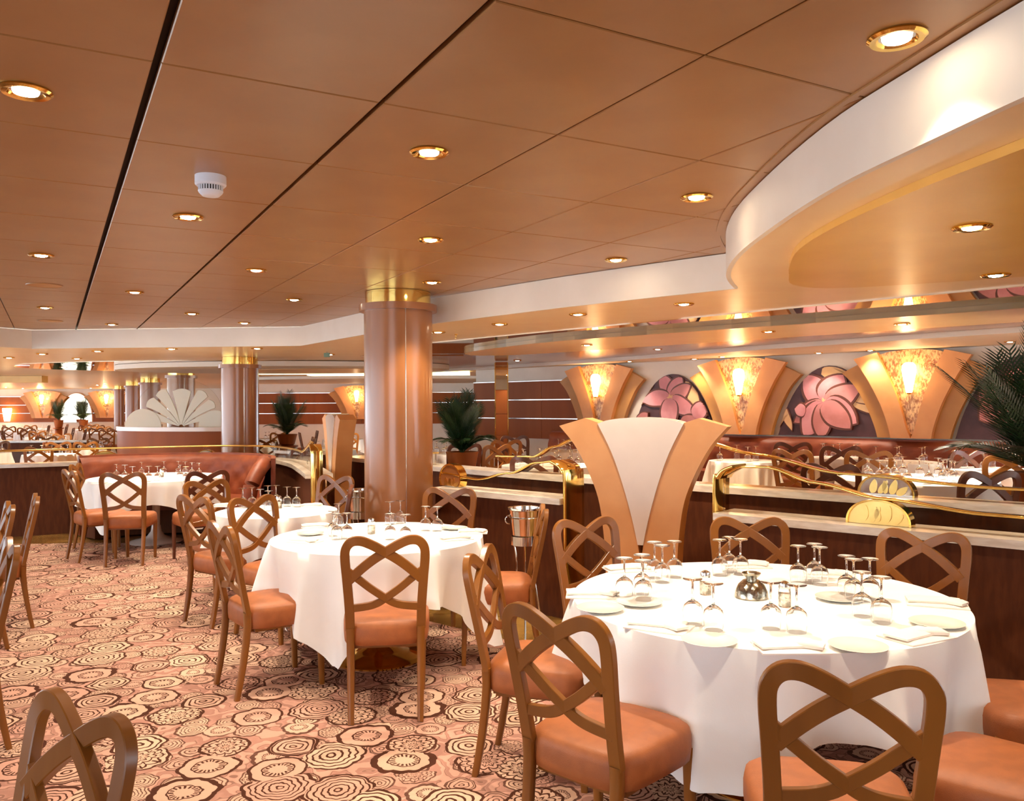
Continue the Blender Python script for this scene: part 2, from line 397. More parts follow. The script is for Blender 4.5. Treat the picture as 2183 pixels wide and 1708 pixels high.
# mirror strip, floating band, glossy strip and soffit by the mural wall
A0 = Vector((-.95, 9.55)); A1 = Vector((3.14, 5.1)); dA = (A1 - A0).normalized()
bandN = crom2([(-.62, 10.9), (-.55, 10.45), (-.2, 9.75), (.44, 8.78), (1.3, 7.98), (2.23, 7.15), (3.66, 5.85), (6.2, 3.4), (8.5, 1.2)], 4)
bandF = crom2([(9.3, 2.2), (6.9, 4.5), (4.3, 6.85), (2.45, 8.75), (1.3, 9.9), (.5, 10.75), (-.1, 11.2), (-.5, 11.2), (-.62, 10.9)], 4)
mirror_strip = [tuple(A0 - dA * .5), tuple(A0 + dA * 12)] + bandN[::-1][1:] + [(-.7, 12.0), (-2.2, 12.0)]
structure(obj('trim_6', MB().slab(mirror_strip, H2 - .006, H2 - .0005), 'mirror', smooth=0))
structure(obj('trim_7', MB().slab(bandN + bandF[:-1], H2 - .05, H2 - .007), 'plaster_tan', smooth=0))
structure(obj('trim_8', MB().strip(bandN, H2 - .053, H2 - .008, -.008), 'pane', smooth=60))
sofN = crom2([(-1.6, 16.6), (.2, 14.4), (1.75, 12.3), (2.88, 10.35), (4.7, 7.9), (6.6, 5.6), (9.5, 2.6)], 4)
gloss = bandF[:-1][::-1] + [(9.6, 2.3)] + sofN[::-1] + [(-2.0, 14.0)]
structure(obj('trim_9', MB().slab([(-.55, 11.25)] + bandF[::-1][1:] + sofN[::-1] + [(-3, 14.5)], H2 - .005, H2 - .0005), 'brown_gloss', smooth=0))
Wd = Vector((.7195, -.694)); Wn = Vector((-.694, -.7195)); W0 = Vector((3.35, 11.8))
def wp(t, d=0.0, z=0.0):
    q = W0 + Wd * t + Wn * d; return Vector((q.x, q.y, z))
sof = sofN + [tuple(wp(9.5)[:2]), tuple(wp(-7.5)[:2])]
structure(obj('trim_10', MB().slab(sof, H2 - .06, H2 - .006), 'plaster', smooth=0))
# discs in the far ceiling
def disc(cx, cy, rx, ry, z0, z1, mat, i, rz=0):
    pts = [(cx + rx * math.cos(a) * math.cos(rz) - ry * math.sin(a) * math.sin(rz), cy + rx * math.cos(a) * math.sin(rz) + ry * math.sin(a) * math.cos(rz)) for a in [2 * PI * k / 40 for k in range(40)]]
    structure(obj('trim_%d' % i, MB().slab(pts, z0, z1), mat, smooth=40))
disc(-5.2, 15.0, 3.6, 2.1, H2 - .008, H2 - .002, 'mirror', 11)
disc(-4.0, 14.6, 2.9, 1.6, H2 - .09, H2 - .012, 'plaster', 12)
disc(-3.2, 14.9, 1.7, .9, H2 - .096, H2 - .091, 'plaster_gold', 13)
disc(-3.5, 22.0, 4.0, 2.2, H2 - .07, H2 - .004, 'plaster', 14)
structure(obj('trim_15', MB().box((-3.6, 16.6, H2 - .045), (3.0, .5, .07)).box((-2.6, 17.6, H2 - .045), (3.4, .4, .07)), 'cove', smooth=0))
structure(obj('trim_16', MB().box((-14.2, 19.0, H2 - .08), (7.0, .25, .15)), 'plaster_gold', smooth=0))

# floors
structure(obj('floor', MB().slab([(-10.4, -4), (16, -4), (16, 36), (-26, 36), (-26, 8.5), (-10.4, 8.5)], -.05, 0), 'marble', smooth=0))
carpet_poly = [(5, -4), (5, 1.6), (2.2, 3.85), (1.1, 4.75), (.3, 5.35), (-.7, 6.2), (-1.3, 6.9), (-2.0, 8.1), (-3.0, 9.3), (-3.4, 9.65), (-5.0, 9.75), (-6.4, 9.6), (-9, 9.2), (-9, -4)]
structure(obj('trim_17', MB().slab(carpet_poly, .0005, .006), 'carpet', smooth=0))
PZ = .2
plat = [(-1.3, 10.0), (-1.0, 8.7), (.4, 7.2), (1.4, 6.25), (3.2, 4.65), (8, .4), tuple(wp(9, .0)[:2]), tuple(wp(-7.2, 0)[:2]), (-2.4, 15.5)]
structure(obj('trim_18', MB().slab(plat, .001, PZ), 'platform', smooth=0))
structure(obj('trim_19', MB().slab([(-13.5, 17.0), (-7, 17), (-5.0, 13.8), (-1.6, 13.8), (-2.4, 26.8), (-21, 32.8), (-21, 17.0)], .001, .008), 'platform', smooth=0))

# ------------------------------------------------------------------ walls behind
def wall_obj(name, p0, p1, th=.15, z0=0, z1=2.6, mat='plaster'):
    return structure(obj(name, MB().strip([p0, p1], z0, z1, th), mat, smooth=0))
wall_right = wall_obj('wall_right', tuple(wp(-5.6)[:2]), tuple(wp(9.5)[:2]))
wall_back = wall_obj('wall_back', (-9.0, 27.0), (2.5, 27.0))
wall_left = wall_obj('wall_left', (-24, 33.0), (-9.0, 33.0))
wall_side = wall_obj('wall_side', (-9.0, 33.0), (-9.0, 27.0))
def brown_panels(parent, place, n, wid, rows):
    """brown panels with chrome strips between, each panel a part"""
    for i in range(n):
        for z0, z1 in rows:
            mb = MB().box((0, 0, (z0 + z1) / 2), (wid - .008, .03, z1 - z0 - .016)); m = place(i); obj('wall_panel', mb.xf(m), 'panel_gloss', parent, world=True, smooth=0)
        for z0, z1 in rows:
            mb = MB().box((0, 0, z1), (wid, .04, .012)); obj('metal_strip', mb.xf(place(i)), 'chrome', parent, world=True, smooth=0)
def wmat(t, d=0.0):
    m = Matrix.Identity(4); m.col[0][:3] = (Wd.x, Wd.y, 0); m.col[1][:3] = (Wn.x, Wn.y, 0); m.col[2][:3] = (0, 0, 1)
    m.translation = wp(t, d); return m
rows = [(1.0, 1.36), (1.36, 1.69), (1.69, 2.02)]
brown_panels(wall_right, lambda i: wmat(-5.2 + .86 * i, .02), 3, .86, rows)
brown_panels(wall_back, lambda i: Matrix.Translation((-7.9 + 2.0 * i, 26.97, 0)), 5, 2.0, rows)
brown_panels(wall_left, lambda i: Matrix.Translation((-22 + 2.0 * i, 32.97, 0)), 4, 2.0, rows)

# unseen wall added behind the camera to steer daylight through the windows at left
wall_obj('wall_front_added', (16, -4.0), (-1.5, -4.0), z1=2.7)
wall_obj('wall_window_sill', (-10.35, 8.5), (-10.35, -4.0), z1=.55)
for k_ in range(7): structure(obj('window_1', MB().box((-10.35, -3.8 + 2.03 * k_, 1.5), (.08, .12, 1.96)), 'plaster', smooth=0)).name = 'window_%d' % (k_ + 1)
wall_obj('wall_front_left', (-5.6, -4.0), (-10.4, -4.0), z1=2.7)

# ------------------------------------------------------------------ V sconces and mural arches
def curve_pts(pts, sub=5): return crom2(pts, sub)
def v_outline(outer, inner):
    return curve_pts(outer, 5) + curve_pts(inner, 5)[::-1]
def build_sconce(mat_at, label, light=3.0, s=1.0):
    t = thing('wall_sconce', label, 'wall sconce', mat_at.translation)
    for sg in (1, -1):
        o2 = [(.42, 1.17), (.46, 1.32), (.55, 1.55), (.70, 1.82), (.86, 1.99)]; i2 = [(.0, 1.17), (.10, 1.34), (.25, 1.6), (.45, 1.9), (.60, 2.12)]
        pts = [(x * sg * s, z) for x, z in v_outline(o2, i2)]
        obj('outer_arm', MB().prism(pts, .055, .14).xf(mat_at), 'tan_deep', t, world=True, smooth=30)
        o1 = [(.235, 1.17), (.265, 1.32), (.36, 1.6), (.52, 1.92), (.68, 2.16)]; i1 = [(.0, 1.17), (.05, 1.30), (.10, 1.5), (.20, 1.8), (.39, 2.235)]
        pts = [(x * sg * s, z) for x, z in v_outline(o1, i1)]
        obj('inner_arm', MB().prism(pts, .14, .22).xf(mat_at), 'tan', t, world=True, smooth=30)
    fan = [(-.40, 2.2), (-.22, 1.8), (-.11, 1.5), (-.05, 1.22), (.05, 1.22), (.11, 1.5), (.22, 1.8), (.40, 2.2)]
    fan = curve_pts(fan[:4], 4) + curve_pts(fan[4:], 4) + [(.28, 2.235), (.1, 2.255), (-.1, 2.255), (-.28, 2.235)]
    obj('mica_panel', MB().prism([(x * s, z) for x, z in fan], .10, .16).xf(mat_at), 'mica', t, world=True, smooth=30)
    sh = MB().lathe([(.012, -.20), (.035, -.19), (.05, -.1), (.07, .0), (.082, .08), (.075, .14), (.045, .17), (.01, .175)], (0, .25, 1.92), 16)
    obj('lamp_shade', sh.xf(mat_at), 'sconce', t, world=True)
    obj('lamp_bracket', MB().box((0, .2, 1.74), (.03, .12, .03)).lathe([(.02, 0), (.03, .03)], (0, .25, 1.705), 12).xf(mat_at), 'brass', t, world=True)
    if light:
        l = bpy.data.lights.new('sconce_light', 'POINT'); l.energy = light; l.color = (1, .72, .42); l.shadow_soft_size = .06
        lo = bpy.data.objects.new('sconce_light', l); C.objects.link(lo); lo.parent = t
        lo.location = t.matrix_basis.inverted() @ (mat_at @ Vector((0, .42, 1.95)))
    return t
build_sconce(wmat(-2.54), 'V-shaped tan wall sconce on the mural wall, farthest left, beside the brown panels', 2.2)
build_sconce(wmat(0), 'V-shaped tan wall sconce between the two full flower murals', 2.2)
build_sconce(wmat(2.27), 'V-shaped tan wall sconce nearest the big palm at right', 2.2)
build_sconce(wmat(4.65), 'V-shaped tan wall sconce past the right edge, behind the palm', 2.2)
def petal(cx, cz, ang, L, Wd_, bend=0.0, wav=.0):
    pts = []
    for sgn in (1, -1):
        seq = []
        for k in range(13):
            u = k / 12; wdt = Wd_ * 1.35 * max(0.0, math.sin(PI * min(1, u ** .85))) ** .62 * (1 - .3 * u * u) + .004; b = bend * u * u
            x = u * L; y = sgn * wdt / 2 + b + wav * math.sin(u * 9 + sgn)
            seq.append((cx + x * math.cos(ang) - y * math.sin(ang), cz + x * math.sin(ang) + y * math.cos(ang)))
        pts += seq if sgn > 0 else seq[::-1][1:]
    return pts[:-1]
def build_mural(mat_at, label, hw, top, petals, leaves, centre, extra=()):
    t = thing('mural_panel', label, 'mural', mat_at.translation)
    arch = []
    def az(x): return 1.1 + (top - 1.1) * (1 - (abs(x) / hw) ** 2.0) ** .72 if abs(x) < hw else 1.1
    N = 28
    for k in range(N + 1):
        x = -hw * math.cos(PI * k / N); arch.append((x, az(x)))
    arch = [(hw, 1.17)] + [(x, max(z, 1.175)) for x, z in arch[::-1]] + [(-hw, 1.17)]
    obj('backboard', MB().prism(arch, .005, .05).xf(mat_at), 'mural_bg', t, world=True, smooth=30)
    def clip(pts):
        out = []
        for x, z in pts:
            x = max(-hw * .96, min(hw * .96, x)); z = max(1.18, min(az(x) - .015, z)); out.append((x, z))
        return out
    y = .05; k = 0
    for kind, lst in (('leaf', leaves), ('petal', petals)):
        for (cx, cz, a, L, W_, bd, mt) in lst:
            yy = y + .0036 * k; k += 1
            p1 = clip(petal(cx, cz, math.radians(a), L * 1.03, W_ * 1.12 + .008, bd, .006)); p2 = clip(petal(cx, cz, math.radians(a), L * .98, W_ * .95, bd, .006))
            q = obj(kind, MB().prism(p2, y, yy + .012).xf(mat_at), mt, t, world=True, smooth=0)
            q2 = obj('outline', MB().prism(p1, y, yy + .009).xf(t.matrix_basis.inverted() @ mat_at), 'petal_edge', q, smooth=0)
    cx, cz = centre
    obj('flower_centre', MB().prism([(cx + .045 * math.cos(a) * (1.4 if i % 2 else .7), cz + .045 * math.sin(a) * (1.4 if i % 2 else .7)) for i, a in enumerate([2 * PI * j / 10 for j in range(10)])], y, .085).xf(mat_at), 'cream', t, world=True, smooth=0)
P1, P2, CR = 'petal', 'petal_b', 'cream'
c1 = (-.02, 1.70)
build_mural(wmat(-1.217), 'arched mural of a pink flower, the one partly behind the V divider', .72, 2.06,
    [(c1[0], c1[1], 112, .42, .2, .02, P1), (c1[0], c1[1], 62, .38, .2, -.03, P1), (c1[0], c1[1], 20, .40, .18, .05, P2), (c1[0], c1[1], 178, .52, .2, .06, P1), (c1[0], c1[1], -35, .5, .2, .05, P1), (c1[0], c1[1], -95, .5, .24, 0, P1), (.15, 1.34, -10, .45, .2, .06, P2), (.4, 1.4, 50, .3, .2, 0, P1), (-.62, 1.3, 40, .26, .14, 0, P2)],
    [(.28, 2.0, -75, .55, .16, .03, CR), (-.5, 1.75, 60, .35, .08, 0, CR)], c1)
c2 = (-.06, 1.62)
build_mural(wmat(1.204), 'arched mural of a large pink flower on plum, the fully visible one', .72, 2.10,
    [(c2[0], c2[1], 132, .46, .26, -.05, P1), (c2[0], c2[1], 62, .44, .28, -.06, P1), (c2[0], c2[1], 12, .52, .24, .08, P2), (c2[0], c2[1], 208, .5, .18, .05, P2), (c2[0], c2[1], 236, .55, .26, .03, P1), (c2[0], c2[1], -28, .52, .26, -.04, P1), (c2[0], c2[1], -95, .52, .2, 0, P2), (c2[0], c2[1], -50, .5, .24, .05, P2), (-.3, 1.5, 170, .16, .14, 0, P1)],
    [(-.1, 1.98, 22, .5, .18, -.03, CR), (.3, 1.62, -14, .5, .14, 0, CR), (.32, 1.66, -2, .4, .1, 0, CR), (-.66, 1.6, -68, .4, .08, 0, CR)], c2)
c3 = (-.2, 1.62)
build_mural(wmat(3.46), 'arched mural at the right edge, half hidden by the palm', .74, 2.14,
    [(c3[0], c3[1], 160, .3, .3, 0, P2), (c3[0], c3[1], 60, .45, .26, 0, P1), (c3[0], c3[1], 10, .5, .26, .05, P1), (c3[0], c3[1], -60, .45, .26, 0, P1), (c3[0], c3[1], 220, .35, .24, 0, P2)],
    [(.0, 1.02, 80, .5, .12, 0, CR), (.0, 1.02, 60, .5, .12, 0, CR), (.0, 1.02, 100, .5, .12, 0, CR)], c3)
# far walls' sconces and arch mirror
def facing_mat(x, y, s=1): m = Matrix.Rotation(PI, 4, 'Z'); m.translation = (x, y, 0); return m
for k, (x, y, lb) in enumerate([(-18.55, 32.95, 'distant V-shaped wall sconce at far left, left of the mirrored arch'), (-16.0, 32.95, 'distant V-shaped wall sconce at far left, right of the mirrored arch'), (-5.0, 26.93, 'distant V-shaped wall sconce seen just left of the big column')]):
    build_sconce(facing_mat(x, y), lb, 8, 1.1)
am = facing_mat(-17.3, 32.96)
t = thing('arch_mirror', 'distant arched wall mirror between two V sconces at far left', 'mirror', am.translation)
apt = [(-.62, 1.0)] + [(-.62 * math.cos(PI * k / 20), 1.0 + 1.15 * math.sin(PI * k / 20) ** .8) for k in range(21)] + [(.62, 1.0)]
obj('mirror_glass', MB().prism(apt[1:-1], .01, .03).xf(am), 'mirror', t, world=True, smooth=0)
obj('frame', MB().prism([(x * 1.06, z * 1.015) for x, z in apt[1:-1]], 0, .02).xf(am), 'tan', t, world=True, smooth=0)
ll = thing('wall_lamp', 'small glowing wall lamp at the far left edge, on the brown panels', 'wall lamp', (-19.95, 32.85, 1.3))
obj('lamp_shade', MB().lathe([(.1, -.25), (.14, 0), (.17, .22), (.16, .27)], (0, -.08, 0), 14), 'sconce', ll); obj('bracket', MB().box((0, .05, 0), (.06, .14, .06)), 'brass', ll)

# ------------------------------------------------------------------ columns
def column(x, y, r, top, lab, seam=True, flange=True):
    t = thing('column', lab, 'column', (x, y, 0))
    zt = top - .11
    obj('shaft', MB().lathe([(r + .02, 0), (r + .02, .1), (r, .1), (r, zt)], (0, 0, 0), 48), 'column', t)
    obj('base_ring', MB().lathe([(r + .03, 0.006), (r + .03, .09), (r + .021, .1)], (0, 0, 0), 48, (True, False)), 'chrome', t)
    obj('flange', MB().lathe([(r - .01, zt - .055), (r + .04, zt - .055), (r + .04, zt), (r - .02, zt)], (0, 0, 0), 48, (False, False)), 'column', t)
    obj('brass_collar', MB().lathe([(r - .012, zt), (r - .012, top - .003)], (0, 0, 0), 48), 'brass', t)
    if seam:
        a = math.radians(-90 + 12) + math.atan2(-x, y) * 1
        obj('seam', MB().box((math.cos(a) * (r + .001), math.sin(a) * (r + .001), zt / 2), (.004, .006, zt - .06), a), 'chrome', t, smooth=0)
    return t
column(-.955, 6.98, .285, H1, 'large brown lacquered round column behind the round table, brass collar at the ceiling')
column(-4.0, 12.2, .265, H2, 'brown round column beside the etched fan screen')
column(-6.5, 16.3, .26, H2, 'brown round column directly behind the etched fan screen')
column(-9.16, 21.0, .24, H2, 'brown round column behind the left shoulder of the fan screen, half hidden', seam=False)
column(-10.97, 24.0, .2, H2, 'distant brown column just left of the fan screen', seam=False)
column(-13.5, 28.5, .16, H2, 'slim distant brown column at the left end of the curved counter', seam=False)

# mirrored pillar on the mural side
pm_ = thing('mirror_pillar', 'square mirrored pillar with gold edges left of the mural wall', 'pillar', (-.17, 13.6, 0))
obj('core', MB().box((0, 0, 1.16), (.2, .2, 2.28)), 'panel_gloss', pm_, smooth=0)
for z0, z1 in ((.2, .75), (.76, 1.1), (1.11, 1.45), (1.46, 1.84), (1.85, 2.25)):
    obj('facing_panel', MB().box((0, -.105, (z0 + z1) / 2), (.19, .012, z1 - z0)), 'mirror' if z0 > 1.8 else 'panel_gloss', pm_, smooth=0)
for sx in (-1, 1): obj('edge_strip', MB().box((sx * .104, -.1, 1.16), (.014, .03, 2.26)), 'brass', pm_, smooth=0)

# ------------------------------------------------------------------ partitions
def partition(label, pts, ztop, zb=.0, th=.16, ledge=.26, lt=.045, seg=1):
    c = Vector(pts[len(pts) // 2]); t = thing('half_wall', label, 'partition', (c.x, c.y, 0))
    obj('wall_panel', MB().strip(pts, zb, ztop - lt, th), 'panel', t, world=True, smooth=40)
    p2 = []
    for i in range(len(pts)):
        a = Vector(pts[max(i - 1, 0)]); b = Vector(pts[min(i + 1, len(pts) - 1)]); d = (b - a).normalized()
        p2.append((pts[i][0] + d.y * .05, pts[i][1] - d.x * .05))
    obj('stone_ledge', MB().strip(p2, ztop - lt, ztop, ledge), 'stone', t, world=True, smooth=40)
    return t
def lerp(a, b, k): return (a[0] + (b[0] - a[0]) * k, a[1] + (b[1] - a[1]) * k)
UL0, UL1 = (-2.05, 9.75), (4.6, 3.45)
U = [(-2.0, 9.9), (-1.4, 9.05), (-.85, 8.3), (-.2, 7.6), (.44, 6.98), (1.35, 6.2), (2.2, 5.45), (3.0, 4.75), (4.6, 3.35)]
upper = partition('brown half wall with stone ledge behind the V divider, edge of the raised dining area', U, 1.0, .0, .14, .3)
L1 = [(-.66, 7.12), (.38, 6.2)]
L2 = [(1.32, 5.37), (2.62, 4.22), (4.2, 2.85)]
lowL = partition('low brown half wall with stone ledge between the big column and the brass end post', L1, .90, 0, .14, .3)
lowR = partition('low brown half wall with stone ledge behind the large right table', L2, .90, 0, .14, .3)
# left booth wall
LW = crom2([(-9.0, 9.3), (-7.4, 9.9), (-6.3, 10.2), (-5.5, 10.6), (-4.7, 11.0), (-4.0, 11.25), (-3.3, 11.1), (-2.75, 10.3), (-2.35, 9.3), (-2.07, 8.5)], 3)
leftW = partition('curved brown half wall with stone ledge around the far-left booth', LW, .90, 0, .14, .28)

def flat_bar(pts, w_, th, nrm): return MB().sweep(pts, w_, th, nrm, .3)
def rail(label, P0, P1, zf, n, parent=None, wd=.07, posts=True, glass=True, ztop=.9, inset=.12):
    """brass rail whose height follows zf(u), with glass below"""
    P0 = Vector(P0); P1 = Vector(P1); d = (P1 - P0); L = d.length; dn = d.normalized(); nrm = Vector((-dn.y, dn.x))
    base = P0 + nrm * inset
    t = thing('glass_rail', label, 'railing', (base.x, base.y, ztop))
    pts = [Vector((base.x + d.x * u, base.y + d.y * u, zf(u))) for u in [i / n for i in range(n + 1)]]
    obj('handrail', MB().sweep(pts, .014, wd, (nrm.x, nrm.y, 0), .3), 'brass', t, world=True, smooth=50)
    if glass:
        vs = []; fs = []; m = len(pts)
        for off in (-.004, .004):
            for p in pts:
                z0 = ztop + .001
                vs += [(p.x + nrm.x * off, p.y + nrm.y * off, z0), (p.x + nrm.x * off, p.y + nrm.y * off, max(p.z - .006, z0 + .002))]
        for i in range(m - 1):
            a = i * 2; b = 2 * m + i * 2
            fs += [(a, a + 2, a + 3, a + 1), (b, b + 1, b + 3, b + 2), (a + 1, a + 3, b + 3, b + 1), (a, b, b + 2, a + 2)]
        fs += [(0, 1, 2 * m + 1, 2 * m), (2 * m - 2, 4 * m - 2, 4 * m - 1, 2 * m - 1)]
        obj('glass_panel', MB().add(vs, fs), 'pane', t, world=True, smooth=0)
    return t
def interp(tab):
    def f(u):
        for (a, za), (b, zb) in zip(tab, tab[1:]):
            if u <= b:
                k = (u - a) / (b - a); k = k * k * (3 - 2 * k); return za + (zb - za) * k
        return tab[-1][1]
    return f
# front right rail: from arch at V divider sweeping down to the ledge
def post_band(label, P, dn, z0, z1, wd=.16, h=.05):
    """arched brass end post"""
    t = thing('end_post', label, 'post', (P[0], P[1], 0))
    path = [(0, 0, z0), (0, 0, z1 - .16), (.02, 0, z1 - .08), (.06, 0, z1 - .03), (.13, 0, z1)]
    nrm = Vector((-dn.y, dn.x))
    pts = [Vector((P[0] + dn.x * x, P[1] + dn.y * x, z)) for x, y, z in crom(path, 5)]
    obj('brass_band', MB().sweep(pts, .02, wd, (nrm.x, nrm.y, 0), .2), 'brass', t, world=True, smooth=50)
    return t
dR = (Vector(L2[1]) - Vector(L2[0])).normalized(); dL = (Vector(L1[1]) - Vector(L1[0])).normalized()
nR = Vector((-dR.y, dR.x)); 
q = Vector(L2[0]) + nR * .1 - dR * .02
post_band('arched brass end post just right of the V divider', q, dR, 0.02, 1.2, .2)
rail('wavy brass rail over glass on the low half wall right of the V divider', L2[0], L2[2], interp([(0, 1.13), (.035, 1.195), (.08, 1.2), (.16, 1.12), (.26, 1.05), (.4, 1.005), (.6, .99), (1, 1.0)]), 60, inset=.1)
q = Vector(L1[1]) + nR * .1 + dL * .02
post_band('tall arched brass end post left of the V divider, beside the ice bucket', q, -dL, 0.02, 1.17, .24)
rail('wavy brass rail over glass on the low half wall beside the big column', L1[0], L1[1], interp([(0, 1.02), (.3, .985), (.55, 1.05), (.78, 1.15), (.9, 1.17), (1, 1.12)]), 50, inset=.1)
rail('long brass rail over glass on the rear half wall, right of the V divider', U[5], U[8], interp([(0, 1.32), (.1, 1.24), (.25, 1.13), (.45, 1.09), (1, 1.09)]), 50, inset=.1, ztop=1.0)
rail('brass rail over glass on the rear half wall, left of the V divider', U[3], U[4], interp([(0, 1.13), (.5, 1.14), (.8, 1.24), (1, 1.3)]), 30, inset=.1, ztop=1.0)
rail('brass rail over glass on the rear half wall behind the big column', U[1], U[2], interp([(0, 1.3), (.5, 1.14), (1, 1.12)]), 30, inset=.1, ztop=1.0)
# left booth rail, follows curve
def curved_rail(label, pts2, z, ztop):
    c = pts2[len(pts2) // 2]; t = thing('glass_rail', label, 'railing', (c[0], c[1], ztop))
    obj('handrail', MB().tube([(x, y, zz) for (x, y), zz in zip(pts2, z)], .012, 8), 'brass_soft', t, world=True)
    n = len(pts2); vs = []; fs = []
    for k in range(2):
        for (x, y), zz in zip(pts2, z): vs += [(x, y + .006 * k, ztop + .001), (x, y + .006 * k, zz - .012)]
    for i in range(n - 1):
        a = 2 * i; b = 2 * n + 2 * i
        fs += [(a, a + 2, a + 3, a + 1), (b, b + 1, b + 3, b + 2), (a + 1, a + 3, b + 3, b + 1)]
    obj('glass_panel', MB().add(vs, fs), 'pane', t, world=True, smooth=0)
    return t
LWi = [(x - .0, y + .1) for x, y in LW]
zz = []
for i, p in enumerate(LWi):
    u = i / (len(LWi) - 1); zz.append(1.06 if u < .86 else 1.06 + .16 * min(1, (u - .86) / .1))
curved_rail('long brass rail over clear glass on the far-left booth wall', LWi, zz, .9)
post_band('tall brass end post of the far-left booth wall', (-1.98, 8.40), Vector((-.35, .93)), .02, 1.2, .12)

def medallion(label, P, rz, z, r, face, half=True, scale=1.0):
    t = thing('medallion', label, 'ornament', (P[0], P[1], z), rz)
    h = r * .8
    n = 24
    if half: pts = [(r * math.cos(PI * k / n), h * max(0, math.sin(PI * k / n)) ** .8) for k in range(n + 1)]
    else: pts = [(r * math.cos(-.5 + (PI + 1.0) * k / n), r * .55 + r * math.sin(-.5 + (PI + 1.0) * k / n)) for k in range(n + 1)]; pts = [(x, max(0, zz_)) for x, zz_ in pts]
    obj('disc', MB().prism(pts, -.03, .03), face, t, smooth=40)
    rim = [(x, 0, zz_) for x, zz_ in pts]
    obj('rim', MB().sweep(rim, .012, .085, (0, 1, 0), .2), 'brass', t, smooth=40)
    for k, (lx, lz, a, L, W_) in enumerate([(-.5, .1, 75, .55, .2), (-.25, .1, 55, .6, .16), (.2, .08, 70, .6, .2), (.4, .08, 35, .5, .18), (0, .1, 92, .5, .14)]):
        pp = petal(lx * r, lz * h, math.radians(a), L * r, W_ * r, .03 * r)
        obj('emblem_leaf', MB().prism(pp, -.036, -.028), 'teal' if face == 'frost' else 'brass_soft', t, smooth=0)
    return t
aR = math.atan2(dR.y, dR.x)
def on(Pa, Pb, px, off=.1):
    """point on line Pa-Pb seen at image column px"""
    d = ray(px, 860); k = d.x / d.y; Pa = Vector(Pa); Pb = Vector(Pb); v = Pb - Pa
    nn = Vector((-v.y, v.x)).normalized(); Pa = Pa + nn * off
    t_ = (k * Pa.y - Pa.x) / (v.x - k * v.y); return Pa + v * t_
p = on(L2[0], L2[2], 1874); medallion('half-round gold medallion with leaf emblem on the low right ledge', p, aR, .901, .175, 'brass_soft')
p = on(U[5], U[8], 1890); medallion('half-round grey-blue medallion on the rear ledge behind the gold one', p, aR, 1.001, .17, 'chrome')
p = on(L1[0], L1[1], 965); medallion('round bronze medallion with brass rim on the ledge beside the big column', p, aR, .901, .125, 'column', False)
p = on(LW[-14], LW[-10], 440, .1); medallion('white half-round medallion with teal leaf emblem behind the far-left booth', p, 0, .901, .13, 'frost')
p = on((-6.3, 10.3), (-4.7, 11.1), 224, .1); medallion('gold half-round medallion on the far-left ledge, left of the booth', p, .4, .901, .15, 'brass_soft')

# ------------------------------------------------------------------ V dividers
def v_divider(label, x, y, rz, sx=1.0):
    t = thing('v_divider', label, 'divider', (x, y, 0), rz)
    outer = [(.25, .006), (.235, .45), (.25, .72), (.285, .95), (.36, 1.15), (.45, 1.32), (.555, 1.45)]
    inner = [(.0, .006), (.0, .45), (.018, .64), (.05, .80), (.115, 1.05), (.19, 1.27), (.285, 1.475)]
    for sg in (1, -1):
        pts = [(a * sg * sx, z) for a, z in v_outline(outer, inner)]
        top = (sg * .375 * sx, 1.505)
        n = len(curve_pts(outer, 5)); pts.insert(n, top)
        obj('arm', MB().prism(pts, -.09, .09), 'tan', t, smooth=30)
    pan = [(-.285, 1.47), (-.19, 1.27), (-.115, 1.05), (-.05, .80), (-.018, .64), (.018, .64), (.05, .80), (.115, 1.05), (.19, 1.27), (.285, 1.47)]
    arc = [(.285 * math.cos(a), 1.455 + .055 * math.sin(a)) for a in [PI * k / 14 for k in range(1, 14)]]
    pp = curve_pts(pan[:5], 4) + curve_pts(pan[5:], 4) + arc
    obj('frosted_panel', MB().prism([(a * sx, z) for a, z in pp], -.098, .098), 'frost', t, smooth=30)
    return t
vc = pd(1372, 1000, 5.75)
v_divider('large V-shaped divider with tan arms and white frosted centre, behind the right table', vc.x, vc.y, -.42, 1.06)
vc = pd(722, 1000, 9.35)
v_divider('smaller V-shaped divider seen nearly edge-on left of the big column', vc.x, vc.y, -1.18, 1.0)

# ------------------------------------------------------------------ curved counter with etched fan screen
ct = thing('host_counter', 'curved brown lacquered counter with pale top below the fan screen', 'counter', (-5.6, 13.8, 0))
arc = [(-7.15, 15.9), (-7.0, 14.8), (-6.65, 14.05), (-6.1, 13.6), (-5.5, 13.38), (-4.9, 13.3), (-4.2, 13.4)]
arc = crom2(arc, 4)
obj('front', MB().strip(arc, .006, 1.20, .3), 'panel_gloss', ct, world=True, smooth=50)
obj('counter_top', MB().strip([(x, y - .06) for x, y in arc], 1.2, 1.265, .46), 'frost', ct, world=True, smooth=50)
fs_ = thing('fan_screen', 'etched glass screen with a fan of cream rays on the curved counter', 'screen', (-5.44, 13.64, 1.266))
def fan_ray(a0, a1, r0, r1, bend):
    pts = []
    for k in range(9):
        r = r0 + (r1 - r0) * k / 8; a = a0 + bend * (k / 8) ** 1.4; pts.append((r * math.cos(a), r * math.sin(a)))
    top = []
    for k in range(7):
        a = a0 + bend + (a1 - a0) * k / 6; rr = r1 * (1 + .05 * math.sin(PI * k / 6)); top.append((rr * math.cos(a), rr * math.sin(a)))
    pts2 = []
    for k in range(9):
        r = r0 + (r1 - r0) * k / 8; a = a1 + bend * (k / 8) ** 1.4; pts2.append((r * math.cos(a), r * math.sin(a)))
    return pts + top[1:-1] + pts2[::-1]
D = math.radians
